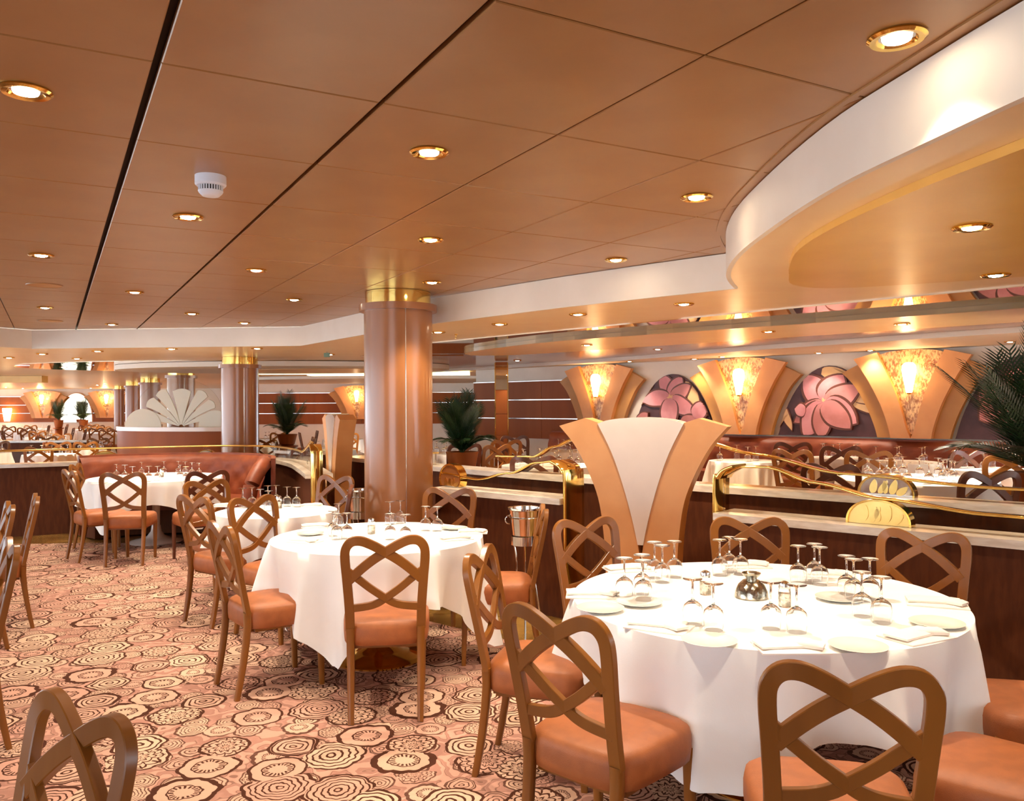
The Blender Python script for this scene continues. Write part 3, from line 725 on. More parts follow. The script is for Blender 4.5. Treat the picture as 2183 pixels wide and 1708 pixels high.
for (a0, a1, r1, bd) in ((D(74), D(103), .60, 0.0), (D(54), D(71), .66, -.1), (D(106), D(123), .66, .1), (D(36), D(51), .64, -.12), (D(126), D(143), .66, .12), (D(18), D(33), .56, -.1), (D(146), D(163), .56, .1)):
    obj('fan_ray', MB().prism([(x, max(z, .005)) for x, z in fan_ray(a0, a1, .04, r1, bd)], -.012, .012), 'etched', fs_, smooth=0)
obj('clear_pane', MB().prism([(-.77, .002)] + [(.72 * math.cos(PI - PI * k / 24) - .05, .22 + .58 * math.sin(PI * k / 24)) for k in range(25)] + [(.67, .002)], .014, .022), 'pane', fs_, smooth=0)
for x, r in ((-.62, .30), (.56, .27)):
    obj('etched_lobe', MB().prism([(x + r * math.cos(PI * k / 16), r * math.sin(PI * k / 16)) for k in range(17)], -.02, -.0125), 'etched', fs_, smooth=0)

# ------------------------------------------------------------------ booths
def booth(label, pts, z0, h=.95, seat=True, seatd=.5):
    c = pts[len(pts) // 2]; t = thing('booth_bench', label, 'booth seat', (c[0], c[1], z0))
    # tufted back: grid following the plan curve, padded
    n = len(pts); rows_ = 14; vs = []; fs = []
    lens = [0]
    for a, b in zip(pts, pts[1:]): lens.append(lens[-1] + (Vector(b) - Vector(a)).length)
    nrm = []
    for i in range(n):
        a = Vector(pts[max(i - 1, 0)]); b = Vector(pts[min(i + 1, n - 1)]); d = (b - a).normalized(); nrm.append(Vector((d.y, -d.x)))
    for i in range(n):
        for j in range(rows_ + 1):
            v = j / rows_; z = z0 + .42 + v * (h - .42); 
            tz = (z / .13); tx = lens[i] / .16
            dim = abs(math.sin(PI * (tx + tz) / 2)) * abs(math.sin(PI * (tx - tz) / 2))
            off = .10 + .035 * dim ** .5 if v < .82 else .12 * max(0.0, math.cos((v - .82) / .18 * PI / 2)) ** .6
            off += -.06 * v
            p = Vector(pts[i]) + nrm[i] * max(off, -.04); vs.append((p.x, p.y, z))
    for i in range(n - 1):
        for j in range(rows_):
            a = i * (rows_ + 1) + j; fs.append((a, a + rows_ + 1, a + rows_ + 2, a + 1))
    obj('tufted_back', MB().add(vs, fs), 'tuft', t, world=True, smooth=80)
    obj('back_shell', MB().strip(pts, z0 + .01, z0 + h, .05), 'tuft', t, world=True, smooth=50)
    ins = [tuple(Vector(p) + m * seatd) for p, m in zip(pts, nrm)]
    obj('seat_cushion', MB().strip(ins, z0 + .3, z0 + .47, seatd - .06), 'tuft', t, world=True, smooth=50)
    ins = [tuple(Vector(p) + m * (seatd - .06)) for p, m in zip(pts, nrm)]
    obj('seat_base', MB().strip(ins, z0 + .007, z0 + .3, seatd - .12), 'panel', t, world=True, smooth=50)
    return t
def resample(pts, step):
    out = [pts[0]]; acc = 0
    for a, b in zip(pts, pts[1:]):
        a = Vector(a); b = Vector(b); L = (b - a).length; k = step - acc
        while k <= L: out.append(tuple(a + (b - a) * (k / L))); k += step
        acc = (acc + L) % step
    return out
B1 = resample(crom2([(-5.35, 10.25), (-5.0, 10.62), (-4.4, 10.86), (-3.8, 10.86), (-3.3, 10.6), (-2.95, 10.1), (-2.78, 9.55)], 8), .045)
bt = booth('curved tufted brown leather booth bench behind the far-left round table', B1, .006, .99)
obj('arm_roll', MB().tube(crom([(-2.98, 9.95, .93), (-2.88, 9.62, .93), (-2.86, 9.35, .87), (-2.9, 9.2, .70), (-2.93, 9.16, .45)], 6), .085, 12), 'tuft', bt, world=True)
B2 = resample([tuple(wp(-3.6, .12)[:2]), tuple(wp(7.5, .12)[:2])], .06)
booth('long tufted burgundy-brown banquette along the flower-mural wall', B2, PZ, .95, seatd=.55)
B3 = resample([(-17.5, 19.2), (-13.0, 18.9), (-9.3, 18.6)], .3)
dist = partition('distant curved brown half wall with pale ledge, left of the curved counter', [(-15.5, 18.0), (-14.6, 17.6), (-12.0, 17.5), (-8.9, 17.5)], .90, .008)
dist2 = partition('distant brown half wall with ledge seen between the fan-screen column and the small V divider', [(-3.75, 13.2), (-2.95, 12.5)], .9, .008)

# ------------------------------------------------------------------ chair
def lean(z): return -(max(z - .45, 0)) * .2 - (.06 * ((.45 - z) / .45) ** 1.6 if z < .45 else 0)
def make_chair(name, wood, label):
    t = thing(name, label, 'chair')
    def P(x, z): return Vector((x, lean(z), z))
    def path(pts, sub=5): return [P(v.x, v.z) for v in crom([(x, 0, z) for x, z in pts], sub)]
    mb = MB()
    for s in (1, -1):
        L = [(-.178, .46), (-.181, .58), (-.190, .72), (-.198, .83), (-.193, .885), (-.165, .918), (-.12, .922), (-.065, .900), (0, .862), (.06, .824), (.12, .777), (.178, .722)]
        pp = path([(x * s, z) for x, z in L], 4)
        if s < 0: pp = [p + Vector((0, .0008, 0)) for p in pp]
        mb.sweep(pp, .046, .028, cr=.18)
        L = [(-.186, .768), (-.13, .722), (-.07, .672), (0, .622), (.04, .597), (.09, .582), (.180, .572)]
        pp = path([(x * s, z) for x, z in L], 4)
        if s < 0: pp = [p + Vector((0, .0008, 0)) for p in pp]
        mb.sweep(pp, .037, .023, cr=.18)
    obj('backrest', mb, wood, t, smooth=24)
    # seat cushion
    def outline(k, n=28):
        o = []
        for i in range(n):
            a = 2 * PI * i / n; cx = math.copysign(abs(math.cos(a)) ** .45, math.cos(a)); sy = math.copysign(abs(math.sin(a)) ** .45, math.sin(a))
            y = .215 + sy * .228 * k; wdt = .212 + .028 * (sy * .5 + .5); o.append((cx * wdt * k, y))
        return o
    vs = []; fs = []; n = 28; prof = [(.93, .372), (.985, .378), (1.0, .41), (1.0, .455), (.975, .482), (.90, .496), (.6, .506), (.3, .510)]
    for k, z in prof: vs += [(x, y, z) for x, y in outline(k, n)]
    for j in range(len(prof) - 1):
        for i in range(n): fs.append((j * n + i, j * n + (i + 1) % n, (j + 1) * n + (i + 1) % n, (j + 1) * n + i))
    fs += [tuple(range(n))[::-1], tuple(range((len(prof) - 1) * n, len(prof) * n))]
    obj('seat', MB().add(vs, fs), 'leather', t, smooth=60)
    obj('seat_frame', MB().box((0, .40, .372), (.38, .02, .03)).box((0, .03, .372), (.32, .02, .03)).box((-.175, .22, .372), (.02, .36, .03)).box((.175, .22, .372), (.02, .36, .03)), wood, t, smooth=0)
    for s in (-1, 1):
        pp = [Vector((s * (.172 + .006 * (z / .46)), lean(z), z)) for z in (.47, .4, .3, .2, .1, .05, 0)]
        obj('leg', MB().sweep(pp, .036, .032, (0, 1, 0), .25, taper=lambda u: 1.12 - .3 * u), wood, t, smooth=50)
        pp = [Vector((s * (.198 - .004 * u), .41 + .012 * u, .41 * (1 - u))) for u in (0, .25, .5, .75, 1)]
        obj('leg', MB().sweep(pp, .036, .036, (0, 1, 0), .25, taper=lambda u: 1.1 - .35 * u), wood, t, smooth=50)
    return t
chairA = make_chair('dining_chair', 'wood', '')
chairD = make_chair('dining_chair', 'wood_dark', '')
cused = {}
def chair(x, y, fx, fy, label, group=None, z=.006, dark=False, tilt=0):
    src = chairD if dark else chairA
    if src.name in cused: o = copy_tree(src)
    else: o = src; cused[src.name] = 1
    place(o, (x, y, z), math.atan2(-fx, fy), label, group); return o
def rear(x, y, fx, fy, back=.06):
    n = math.hypot(fx, fy); return x + fx / n * back, y + fy / n * back
CH = [  # x, y of rear feet midpoint, facing, label
 (-.64, 4.17, -.13, .99, 'wooden dining chair with its back to the camera at the middle round table'),
 (-1.60, 4.63, .79, .60, 'wooden dining chair pulled out at the left side of the middle round table, lit seat'),
 (-1.85, 5.97, .84, -.54, 'wooden dining chair squeezed between the small round table and the middle one'),
 (-2.30, 6.06, .60, .80, 'wooden dining chair at the front left of the small round table'),
 (-2.68, 7.30, .75, -.66, 'light wooden dining chair behind the front-left chair of the small round table'),
 (-3.10, 8.42, -.60, .80, 'dark-looking chair at the right front of the far-left round table'),
 (-3.88, 8.28, -.20, .98, 'wooden dining chair, back to the camera, at the far-left round table'),
 (-4.56, 8.60, .70, .72, 'wooden dining chair side-on at the front left of the far-left round table'),
 (-4.98, 9.52, .95, .20, 'wooden dining chair half hidden at the left end of the far-left round table'),
 (-.50, 6.50, -.25, -.97, 'wooden dining chair facing the camera beyond the middle table, beside the big column'),
 (.17, 5.30, -1.0, -.04, 'wooden dining chair edge-on at the right of the middle table, before the ice bucket'),
 (-.12, 3.74, .96, -.27, 'wooden dining chair at the left end of the large right table, back twisted to us'),
 (.15, 2.66, .66, .75, 'foreground wooden chair at the left front of the large right table'),
 (.845, 2.10, .20, .98, 'nearest wooden chair, back to the camera, at the front of the large right table'),
 (.43, 4.72, .48, -.88, 'wooden dining chair at the back left of the large right table, beside the V divider'),
 (1.35, 4.72, -.12, -.99, 'wooden dining chair at the back of the large right table, under the brass arch'),
 (2.07, 4.20, -.60, -.80, 'wooden dining chair at the back right of the large right table'),
 (2.22, 3.04, -.98, .18, 'chair at the right edge of the photo, only the far seat in view'),
 (1.70, 2.34, -.74, .67, 'chair at the bottom right corner, only its large seat in view'),
 (-3.56, 6.14, -.84, -.54, 'chair edge-on at the left side, glossy back catching white window light'),
 (-3.44, 5.62, -.80, -.60, 'chair cut by the left edge, in front of the edge-on one'),
 (-2.46, 4.02, -.80, -.60, 'pale glossy chair top peeking in at the left edge, lowest of three'),
 (-.965, 1.80, -.60, -.80, 'close-up chair back with bluish sheen in the bottom left corner'),
 (-1.66, 7.72, -.5, -.86, 'reddish wooden chair beyond the small round table, before the small V divider'),
 (-1.33, 6.68, -1.0, -.15, 'dark wooden chair tucked between the small round table and the big column'),
]
for x, y, fx, fy, lb in CH:
    a, b = rear(x, y, fx, fy); chair(a, b, fx, fy, lb, 'dining chairs on the main floor', dark=('dark' in lb.split('wooden')[0] or 'dark-looking' in lb))

# ------------------------------------------------------------------ tables and cloths
def fold(a, seed):
    random.seed(seed); r = 0
    for k, w_ in ((3.5, .45), (5, .6), (8.5, .55)):
        k = round(k * 2); r += (1 - 2 * abs(math.sin(k * a / 2 + random.random() * 6.28)) ** 1.2) * w_
    return r
def make_cloth(name, r, s, rot, seed, ztop=.762, zmin=.10, cap=1.34):
    n = 200; vs = []; fs = []
    rings = [(0.001, 0)] + [(r * k, 0) for k in (.35, .7, .93, .985)]
    rr = [.001, r * .35, r * .7, r * .93, r * .985]
    for q_ in rr:
        for i in range(n): a = 2 * PI * i / n; vs.append((q_ * math.cos(a), q_ * math.sin(a), ztop))
    drops = 12
    for j in range(drops + 1):
        v = j / drops
        for i in range(n):
            a = 2 * PI * i / n; b = a - rot
            flat = s / max(abs(math.cos(b)), abs(math.sin(b))); over = min(flat, s * cap) - r
            f = fold(a, seed)
            cornerness = max(0, (over - (s - r)) / (s * cap - s)) 
            ln = over * v
            fa = abs(f) ** 1.3 * (1 if f > 0 else -.7); rad = r + .010 * math.sin(min(1, v * 6) * PI / 2) + (.075 + .03 * cornerness) * fa * v ** .9 + .008 * v
            z = ztop - .012 * min(1, v * 8) - ln * (.985)
            z = max(z, zmin)
            vs.append((rad * math.cos(a), rad * math.sin(a), z))
    m = len(rr) + drops + 1
    for j in range(m - 1):
        for i in range(n): fs.append((j * n + i, j * n + (i + 1) % n, (j + 1) * n + (i + 1) % n, (j + 1) * n + i))
    fs.append(tuple(range(n))[::-1])
    return MB().add(vs, fs)
def table(x, y, r, s, rot, seed, label, clabel, group=None, z=.006, cap=1.34, base='brass'):
    t = thing('round_table', label, 'table', (x, y, z), 0, group)
    obj('tabletop', MB().lathe([(r - .015, .725), (r - .005, .73), (r - .005, .752), (r - .012, .757)], n=40), 'wood', t)
    obj('pedestal', MB().lathe([(.045, .05), (.045, .725)], n=20), base, t)
    obj('base_plate', MB().lathe([(.29, .0), (.30, .012), (.27, .03), (.16, .05), (.10, .075), (.06, .13), (.05, .2)], n=36), base, t)
    cl = obj('tablecloth', make_cloth('tablecloth', r, s, rot, seed, cap=cap), 'cloth', smooth=75)
    cl.location = (x, y, z); tag(cl, clabel, 'tablecloth', group and 'white tablecloths ' + group.split(' ', 1)[-1]); 
    return t
T1 = (1.065, 3.57); T2 = (-.855, 5.27); T3 = (-1.87, 6.58); T4 = (-4.2, 9.78)
table(T1[0], T1[1], .805, 1.09, .24, 3, 'large round pedestal table nearest the camera at right', 'white cloth over the large right table', cap=1.19)
table(T2[0], T2[1], .665, .97, .55, 5, 'middle round pedestal table with brass foot', 'white cloth over the middle round table, long corner hanging left')
table(T3[0], T3[1], .47, .74, .2, 8, 'small round table between the middle table and the booth wall', 'white cloth over the small round table')
table(T4[0], T4[1], .74, .98, .35, 11, 'far-left round table by the tufted booth, pale pedestal', 'white cloth over the far-left round table', base='frost')

# wine glass (upside down)
def make_glass():
    prof = [(.031, 0), (.0345, .03), (.036, .05), (.031, .068), (.018, .08), (.005, .088), (.004, .10), (.004, .148), (.008, .155), (.033, .158), (.034, .160)]
    mb = MB().lathe(prof, n=20, caps=(False, True))
    inner = [(.0295, 0), (.033, .03), (.0345, .05), (.0295, .066), (.016, .078), (.002, .083)]
    m2 = MB().lathe(inner, n=20, caps=(False, True)); m2.f = [tuple(reversed(f)) for f in m2.f]; mb.add(m2.v, m2.f)
    rim = len(prof) * 20
    mb.f += [(i, (i + 1) % 20, rim + (i + 1) % 20, rim + i) for i in range(20)]
    return mb
glass0 = obj('wine_glass', make_glass(), 'glass', smooth=60); gused = []
def glass(x, y, z, label, group, s=1.0):
    if gused: o = glass0.copy(); C.objects.link(o)
    else: o = glass0; gused.append(1)
    o.location = (x, y, z); o.scale = (s, s, s); tag(o, label, 'wine glass', group); return o
ORD = {1: [''], 2: ['left one of the pair', 'right one of the pair'], 3: ['leftmost of the three', 'middle one of the three', 'rightmost of the three'], 4: ['leftmost of the four', 'second from left of the four', 'third from left of the four', 'rightmost of the four'], 5: ['leftmost of the five', 'second from left of the five', 'middle one of the five', 'fourth from left of the five', 'rightmost of the five']}
def cluster(pxs, where, zt=.768, gh=.16, s=1.0):
    pxs = sorted(pxs); names = ORD.get(len(pxs)) or ['number %d from left' % (i + 1) for i in range(len(pxs))]
    for (px, py), nm in zip(pxs, names):
        p = pz(px, py, zt + gh * s); glass(p.x, p.y, zt, 'upside-down wine glass, %s, %s' % (where.replace('at the ', '').replace('on the ', ''), nm.replace(' one', '')), 'upside-down wine glasses', s)
def z5(l): return [(1150 + a / 2.113, 1080 + b / 2.113) for a, b in l]
def z4(l): return [(350 + a / 2.568, 1000 + b / 2.568) for a, b in l]
def z1(l): return [(a / 2.8, 680 + b / 2.8) for a, b in l]
S1 = 1.08
cluster(z5([(382, 232), (462, 217), (467, 243)]), 'at the left end of the large right table', s=S1)
cluster(z5([(518, 160), (553, 175), (607, 157)]), 'at the back left of the large right table', s=S1)
cluster(z5([(812, 150), (855, 138), (905, 147)]), 'at the back of the large right table', s=S1)
cluster(z5([(1165, 177), (1238, 168), (1262, 183)]), 'at the back right of the large right table', s=S1)
cluster(z5([(1383, 222), (1415, 238), (1488, 235), (1452, 295), (1540, 318)]), 'at the right end of the large right table', s=S1)
cluster(z5([(690, 325), (783, 345)]), 'left of the silver bowl on the large right table', s=S1)
cluster(z5([(1042, 340), (1158, 352)]), 'right of the silver bowl on the large right table', s=S1)
cluster(z4([(955, 190), (925, 230), (945, 245), (1000, 242)]), 'at the back left of the middle table')
cluster(z4([(1235, 178), (1292, 172), (1237, 245), (1320, 250)]), 'at the centre back of the middle table')
cluster(z4([(1430, 205), (1495, 207)]), 'at the back right of the middle table')
cluster(z4([(430, 105), (480, 102), (525, 112), (572, 120)]), 'on the left half of the small round table')
cluster(z4([(567, 92), (612, 90), (672, 98), (724, 101)]), 'on the right half of the small round table')
cluster(z1([(695, 868), (745, 872), (790, 882), (845, 855), (888, 880)]), 'on the left side of the far-left table')
cluster(z1([(940, 880), (978, 850), (1065, 850), (1075, 872)]), 'in the middle of the far-left table')
cluster(z1([(1105, 852), (1110, 882), (1145, 858), (1188, 860)]), 'on the right side of the far-left table')

# napkins: folded linen, stacked flaps
def napkin(px, py, rz, label, w_=.17, d_=.12, z=.7685):
    p = pz(px, py, z); t = thing('napkin', label, 'napkin', (p.x, p.y, z), rz)
    mb = MB()
    def cushion(cx, cy, sx, sy, z0, h, rot):
        vs = []; fs = []; n = 6
        for j in range(n + 1):
            for i in range(n + 1):
                u = i / n * 2 - 1; v = j / n * 2 - 1; e = (1 - abs(u) ** 6) * (1 - abs(v) ** 6)
                x = u * sx / 2; y = v * sy / 2; ca_, sa_ = math.cos(rot), math.sin(rot)
                vs.append((cx + x * ca_ - y * sa_, cy + x * sa_ + y * ca_, z0 + h * (.5 + .5 * max(e, 0) ** .5)))
        for j in range(n):
            for i in range(n): a = j * (n + 1) + i; fs.append((a, a + 1, a + n + 2, a + n + 1))
        b = [i for i in range(n + 1)] + [j * (n + 1) + n for j in range(1, n + 1)] + [n * (n + 1) + i for i in range(n - 1, -1, -1)] + [j * (n + 1) for j in range(n - 1, 0, -1)]
        m_0 = len(vs); vs += [(vs[q_][0], vs[q_][1], z0) for q_ in b]; nb = len(b)
        fs += [(b[i_], m_0 + i_, m_0 + (i_ + 1) % nb, b[(i_ + 1) % nb]) for i_ in range(nb)]
        fs.append(tuple(range(m_0, m_0 + nb))[::-1]); mb.add(vs, fs)
    cushion(0, 0, w_, d_, 0, .010, 0)
    obj('lower_fold', mb, 'napkin', t, smooth=50); mb = MB()
    cushion(-.01, .008, w_ * .9, d_ * .62, .011, .014, .1); 
    obj('upper_fold', mb, 'napkin', t, smooth=50); mb = MB()
    cushion(w_ * .22, -.01, w_ * .5, d_ * .4, .012, .018, -.5)
    obj('tucked_fold', mb, 'napkin', t, smooth=50)
for (px, py), rz, lb in zip(z5([(240, 400), (540, 545), (1130, 640), (1700, 590), (1790, 440), (930, 268), (1310, 312), (400, 285)]), (-.1, -.5, 0, .45, -.4, 0, -.3, .2),
    ('at the left end of the large right table', 'with raised tucked corner at the front left of the large right table', 'flat square at the front centre of the large right table', 'at the front right of the large right table', 'at the right end of the large right table, against the far chair', 'at the back of the large right table behind three glasses', 'at the back right of the large right table before the rear chair', 'at the back left of the large right table')):
    napkin(px, py, rz, 'folded white napkin ' + lb, .23, .15)
for (px, py), rz, lb in zip(z4([(770, 400), (1600, 385), (830, 318), (1690, 350)]), (-.4, .4, .2, 0), ('at the front left of the middle table', 'at the right front of the middle table', 'at the back left of the middle table', 'at the right end of the middle table')):
    napkin(px, py, rz, 'folded white napkin ' + lb, .19, .12)
for (px, py), rz, lb in zip(z4([(330, 205), (810, 205)]), (0, .2), ('at the left of the small round table', 'at the right of the small round table')):
    napkin(px, py, rz, 'folded white napkin ' + lb)
for (px, py), rz, lb in zip(z1([(600, 985), (860, 975), (1180, 965)]), (0, .1, .3), ('at the left of the far-left table', 'at the front of the far-left table', 'at the right of the far-left table')):
    napkin(px, py, rz, 'folded white napkin ' + lb)
# side plates
plate_m = None
def plate(px, py, label, r=.085, z=.7685):
    global plate_m
    p = pz(px, py, z); mb = MB().lathe([(r * .55, 0), (r * .6, .003), (r, .012), (r + .002, .014), (r * .97, .0145), (r * .6, .006), (.002, .005)], n=36, caps=(True, True))
    o = obj('side_plate', mb, 'china', smooth=60); o.location = p; tag(o, label, 'plate', 'white side plates')
for (px, py), lb in zip(z5([(275, 468), (765, 615), (1435, 640), (1790, 535), (450, 440), (1350, 420)]), ('at the left end of the large right table', 'at the front centre left of the large right table', 'at the front centre right of the large right table', 'at the right end of the large right table', 'inside the left glasses of the large right table', 'inside the right glasses of the large right table')):
    plate(px, py, 'white round side plate ' + lb, .095)
for (px, py), lb in zip(z4([(1590, 330), (800, 360)]), ('at the right of the middle table', 'at the left of the middle table')):
    plate(px, py, 'white round side plate ' + lb)
# shakers and bowl
def shaker(px, py, z, label):
    p = pz(px, py, z); t = thing('pepper_mill', label, 'shaker', (p.x, p.y, z))
    obj('body', MB().lathe([(.024, 0), (.025, .004), (.025, .06), (.022, .075)], n=20), 'glass', t); obj('filling', MB().lathe([(.019, .003), (.019, .055)], n=16), 'silver', t)
    obj('cap', MB().lathe([(.023, .075), (.024, .08), (.020, .097), (.008, .104)], n=20), 'chrome', t)
shaker(*z5([(748, 395)])[0], .7685, 'glass condiment shaker left of the silver bowl on the large right table')
shaker(*z5([(1105, 450)])[0], .7685, 'glass condiment shaker right of the silver bowl on the large right table')
shaker(*z4([(1135, 355)])[0], .7685, 'glass condiment shaker on the middle round table')
shaker(*z4([(628, 215)])[0], .7685, 'glass condiment shaker on the small round table')
shaker(*z1([(965, 945)])[0], .7685, 'glass condiment shaker on the far-left table')
p = pz(*z5([(955, 410)])[0], .7685)
bw = thing('candle_bowl', 'hammered silver candle bowl at the centre of the large right table', 'bowl', p)
bb = obj('bowl_body', MB().lathe([(.066, 0), (.07, .006), (.068, .028), (.055, .055), (.036, .074), (.022, .08), (.024, .086), (.036, .098), (.04, .106), (.036, .108), (.02, .09)], n=28), 'silver', bw)
obj('candle', MB().lathe([(.018, .088), (.018, .1)], n=14), 'napkin', bb)

# ------------------------------------------------------------------ ice buckets on stands
def bucket(x, y, zt, label):
    t = thing('ice_bucket_stand', label, 'ice bucket', (x, y, 0.0))
    r = .115
    bk = obj('bucket', MB().lathe([(r * .72, zt - .21), (r * .74, zt - .2), (r * .97, zt - .02), (r * 1.03, zt - .012), (r * 1.03, zt), (r * .93, zt - .004), (r * .7, zt - .19), (.004, zt - .195)], n=32), 'chrome', t)
    obj('ring', MB().lathe([(r * .80, zt - .255), (r * .86, zt - .255), (r * .86, zt - .195), (r * .80, zt - .195), (r * .80, zt - .255)], n=32, caps=(False, False)), 'chrome', t)
    obj('band', MB().lathe([(r * .93, zt - .07), (r * .97, zt - .066), (r * .94, zt - .062)], n=32, caps=(False, False)), 'chrome', t)
    for s in (-1, 1):
        obj('handle', MB().tube([(s * (r * .92 + .03 * math.sin(a)), .0, zt - .085 + .03 * math.cos(a)) for a in [PI * k / 8 for k in range(9)]], .005), 'chrome', bk)
    for k in range(3):
        a = 2 * PI * k / 3 + .5
        obj('stand_leg', MB().tube(crom([(r * .82 * math.cos(a), r * .82 * math.sin(a), zt - .23), (r * .6 * math.cos(a), r * .6 * math.sin(a), zt * .5), (r * 1.25 * math.cos(a), r * 1.25 * math.sin(a), .008)], 5), .007), 'chrome', t)
    return t
b = pd(1119, 1080, 5.75); bucket(b.x, b.y, .89, 'polished steel ice bucket on a stand before the low half wall')
b = pd(768, 1045, 7.35); bucket(b.x, b.y, .86, 'polished steel ice bucket half hidden behind the big column')

# ------------------------------------------------------------------ palms
def frond(L, droop, mat):
    mb = MB(); pts = []
    for k in range(15):
        u = k / 14; pts.append(Vector((L * u * (1 - .1 * u), 0, L * .75 * u - droop * u * u)))
    mb.tube(pts, .004, 5)
    for k in range(2, 15):
        p = pts[k]; tg = (pts[k] - pts[k - 1]).normalized(); u = k / 14
        ll_ = L * .42 * math.sin(PI * (.2 + .72 * u)) + .03
        for s in (-1, 1):
            for q_ in (0, .5):
                p2 = p - tg * (q_ * L / 14)
                tip = p2 + tg * ll_ * .75 + Vector((0, s * ll_ * .6, -ll_ * .12)); mid = (p2 + tip) / 2 + Vector((0, s * .01, .01)); wv = tg * .0075
                mb.add([p2 - wv, mid - wv, tip, mid + wv, p2 + wv], [(0, 1, 3, 4), (1, 2, 3)])
    return mb
def palm(x, y, z, h, label, n=26, mat='leaf', pot=True, spread=.65, ph=.3):
    t = thing('potted_palm', label, 'potted plant', (x, y, z))
    obj('pot', MB().lathe([(.10, 0), (.13, .02), (.17, ph - .03), (.18, ph), (.16, ph), (.15, ph - .03)], n=24), 'panel_gloss', t)
    obj('soil', MB().lathe([(.15, ph - .04), (.15, ph - .03)], n=16), 'dark', t)
    protos = [frond(h * k, h * d, mat) for k, d in ((1.0, .05), (1.05, .25), (.85, .5))]
    ps = [None] * 3
    rnd = random.Random(int(x * 100) + 5)
    for i in range(n):
        k = i % 3
        if ps[k] is None: o = obj('frond', protos[k], mat, t, smooth=0); ps[k] = o
        else: o = ps[k].copy(); C.objects.link(o); o.parent = t
        o.location = (0, 0, ph - .03); el = -(.75 if k == 0 else .45 if k == 1 else .1) * rnd.uniform(.6, 1.2)
        o.rotation_euler = (rnd.uniform(-.2, .2), el + (1 - spread) * -.3, i * 2.399 + rnd.uniform(-.3, .3)); q_ = rnd.uniform(.85, 1.1); o.scale = (q_ * spread * 1.3, q_ * spread * 1.3, q_)
    return t
b = pd(985, 935, 8.95); palm(b.x, b.y, PZ + .62, .62, 'dark green palm behind the ledge right of the big column', 30, ph=.28, spread=.6)
b = pd(2215, 985, 5.95); palm(b.x, b.y, PZ + .6, .80, 'large dark palm at the right edge before the mural wall', 38, ph=.3, spread=.85)
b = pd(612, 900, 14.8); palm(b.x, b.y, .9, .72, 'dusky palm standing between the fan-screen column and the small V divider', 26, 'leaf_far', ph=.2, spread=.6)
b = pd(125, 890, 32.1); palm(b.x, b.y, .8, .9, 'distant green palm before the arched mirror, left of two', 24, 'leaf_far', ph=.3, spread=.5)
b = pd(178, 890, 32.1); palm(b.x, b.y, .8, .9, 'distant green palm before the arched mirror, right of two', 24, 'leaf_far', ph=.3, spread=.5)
def plinth(px, Y, z, h, label):
    b = pd(px, 900, Y); o = obj('plant_stand', MB().lathe([(.2, 0), (.2, .03), (.13, .06), (.13, h - .05), (.19, h - .03), (.19, h)], n=24), 'panel_gloss', smooth=40); o.location = (b.x, b.y, z); tag(o, label, 'plant stand')
plinth(985, 8.95, PZ, .62, 'round brown plant stand under the palm right of the big column')
plinth(2215, 5.95, PZ, .60, 'round brown plant stand under the large palm at the right edge')
plinth(612, 14.8, .008, .892, 'round brown plant stand under the dusky palm')
plinth(125, 32.1, .008, .792, 'distant round plant stand under the left one of two palms')
plinth(178, 32.1, .008, .792, 'distant round plant stand under the right one of two palms')

# ------------------------------------------------------------------ raised dining area
NTH = ['first', 'second', 'third', 'fourth', 'fifth', 'sixth', 'seventh', 'eighth', 'ninth', 'tenth', 'eleventh', 'twelfth', 'thirteenth', 'fourteenth', 'fifteenth', 'sixteenth', 'seventeenth', 'eighteenth']
def ptable(px, Y, r, s, seed, lab, z=PZ, chairs=(), glasses=0, off=0, gr=None, at=None):
    b = Vector((at[0], at[1], 0)) if at else pd(px, 900, Y)
    table(b.x, b.y, r, s, .3 + seed, seed, 'round table ' + lab, 'white cloth on the round table ' + lab, None, z)
    rnd = random.Random(seed)
    gs = []
    for k in range(glasses):
        a = 2 * PI * k / glasses + seed; rr = r * rnd.uniform(.35, .72)
        gs.append((b.x + rr * math.cos(a), b.y + rr * math.sin(a)))
    gs.sort(key=lambda q: q[0] / q[1])
    for k, (gx, gy) in enumerate(gs):
        glass(gx, gy, z + .765, 'wine glass %s from left, table %s' % (NTH[k], lab), 'wine glasses on the round table ' + lab)
    return b
ptable(1950, 6.95, .62, .88, 21, 'directly behind the rear ledge at right', glasses=16)
ptable(1585, 9.3, .38, .62, 22, 'just right of the V divider, behind the rail', glasses=4)
ptable(1785, 9.75, .34, .58, 23, 'near the banquette between the two right-hand chairs', glasses=6)
ptable(1925, 9.0, .38, .62, 24, 'by the banquette, right of centre', glasses=5)
ptable(2120, 7.9, .40, .62, 25, 'by the banquette left of the large palm', glasses=5)
ptable(955, 11.0, .42, .66, 26, 'behind the palm right of the big column', glasses=7)
ptable(1170, 8.75, .50, .74, 27, 'left of the V divider behind the rail', glasses=8)
ptable(1215, 11.5, .42, .62, 28, 'under the farthest wall sconce', glasses=5)
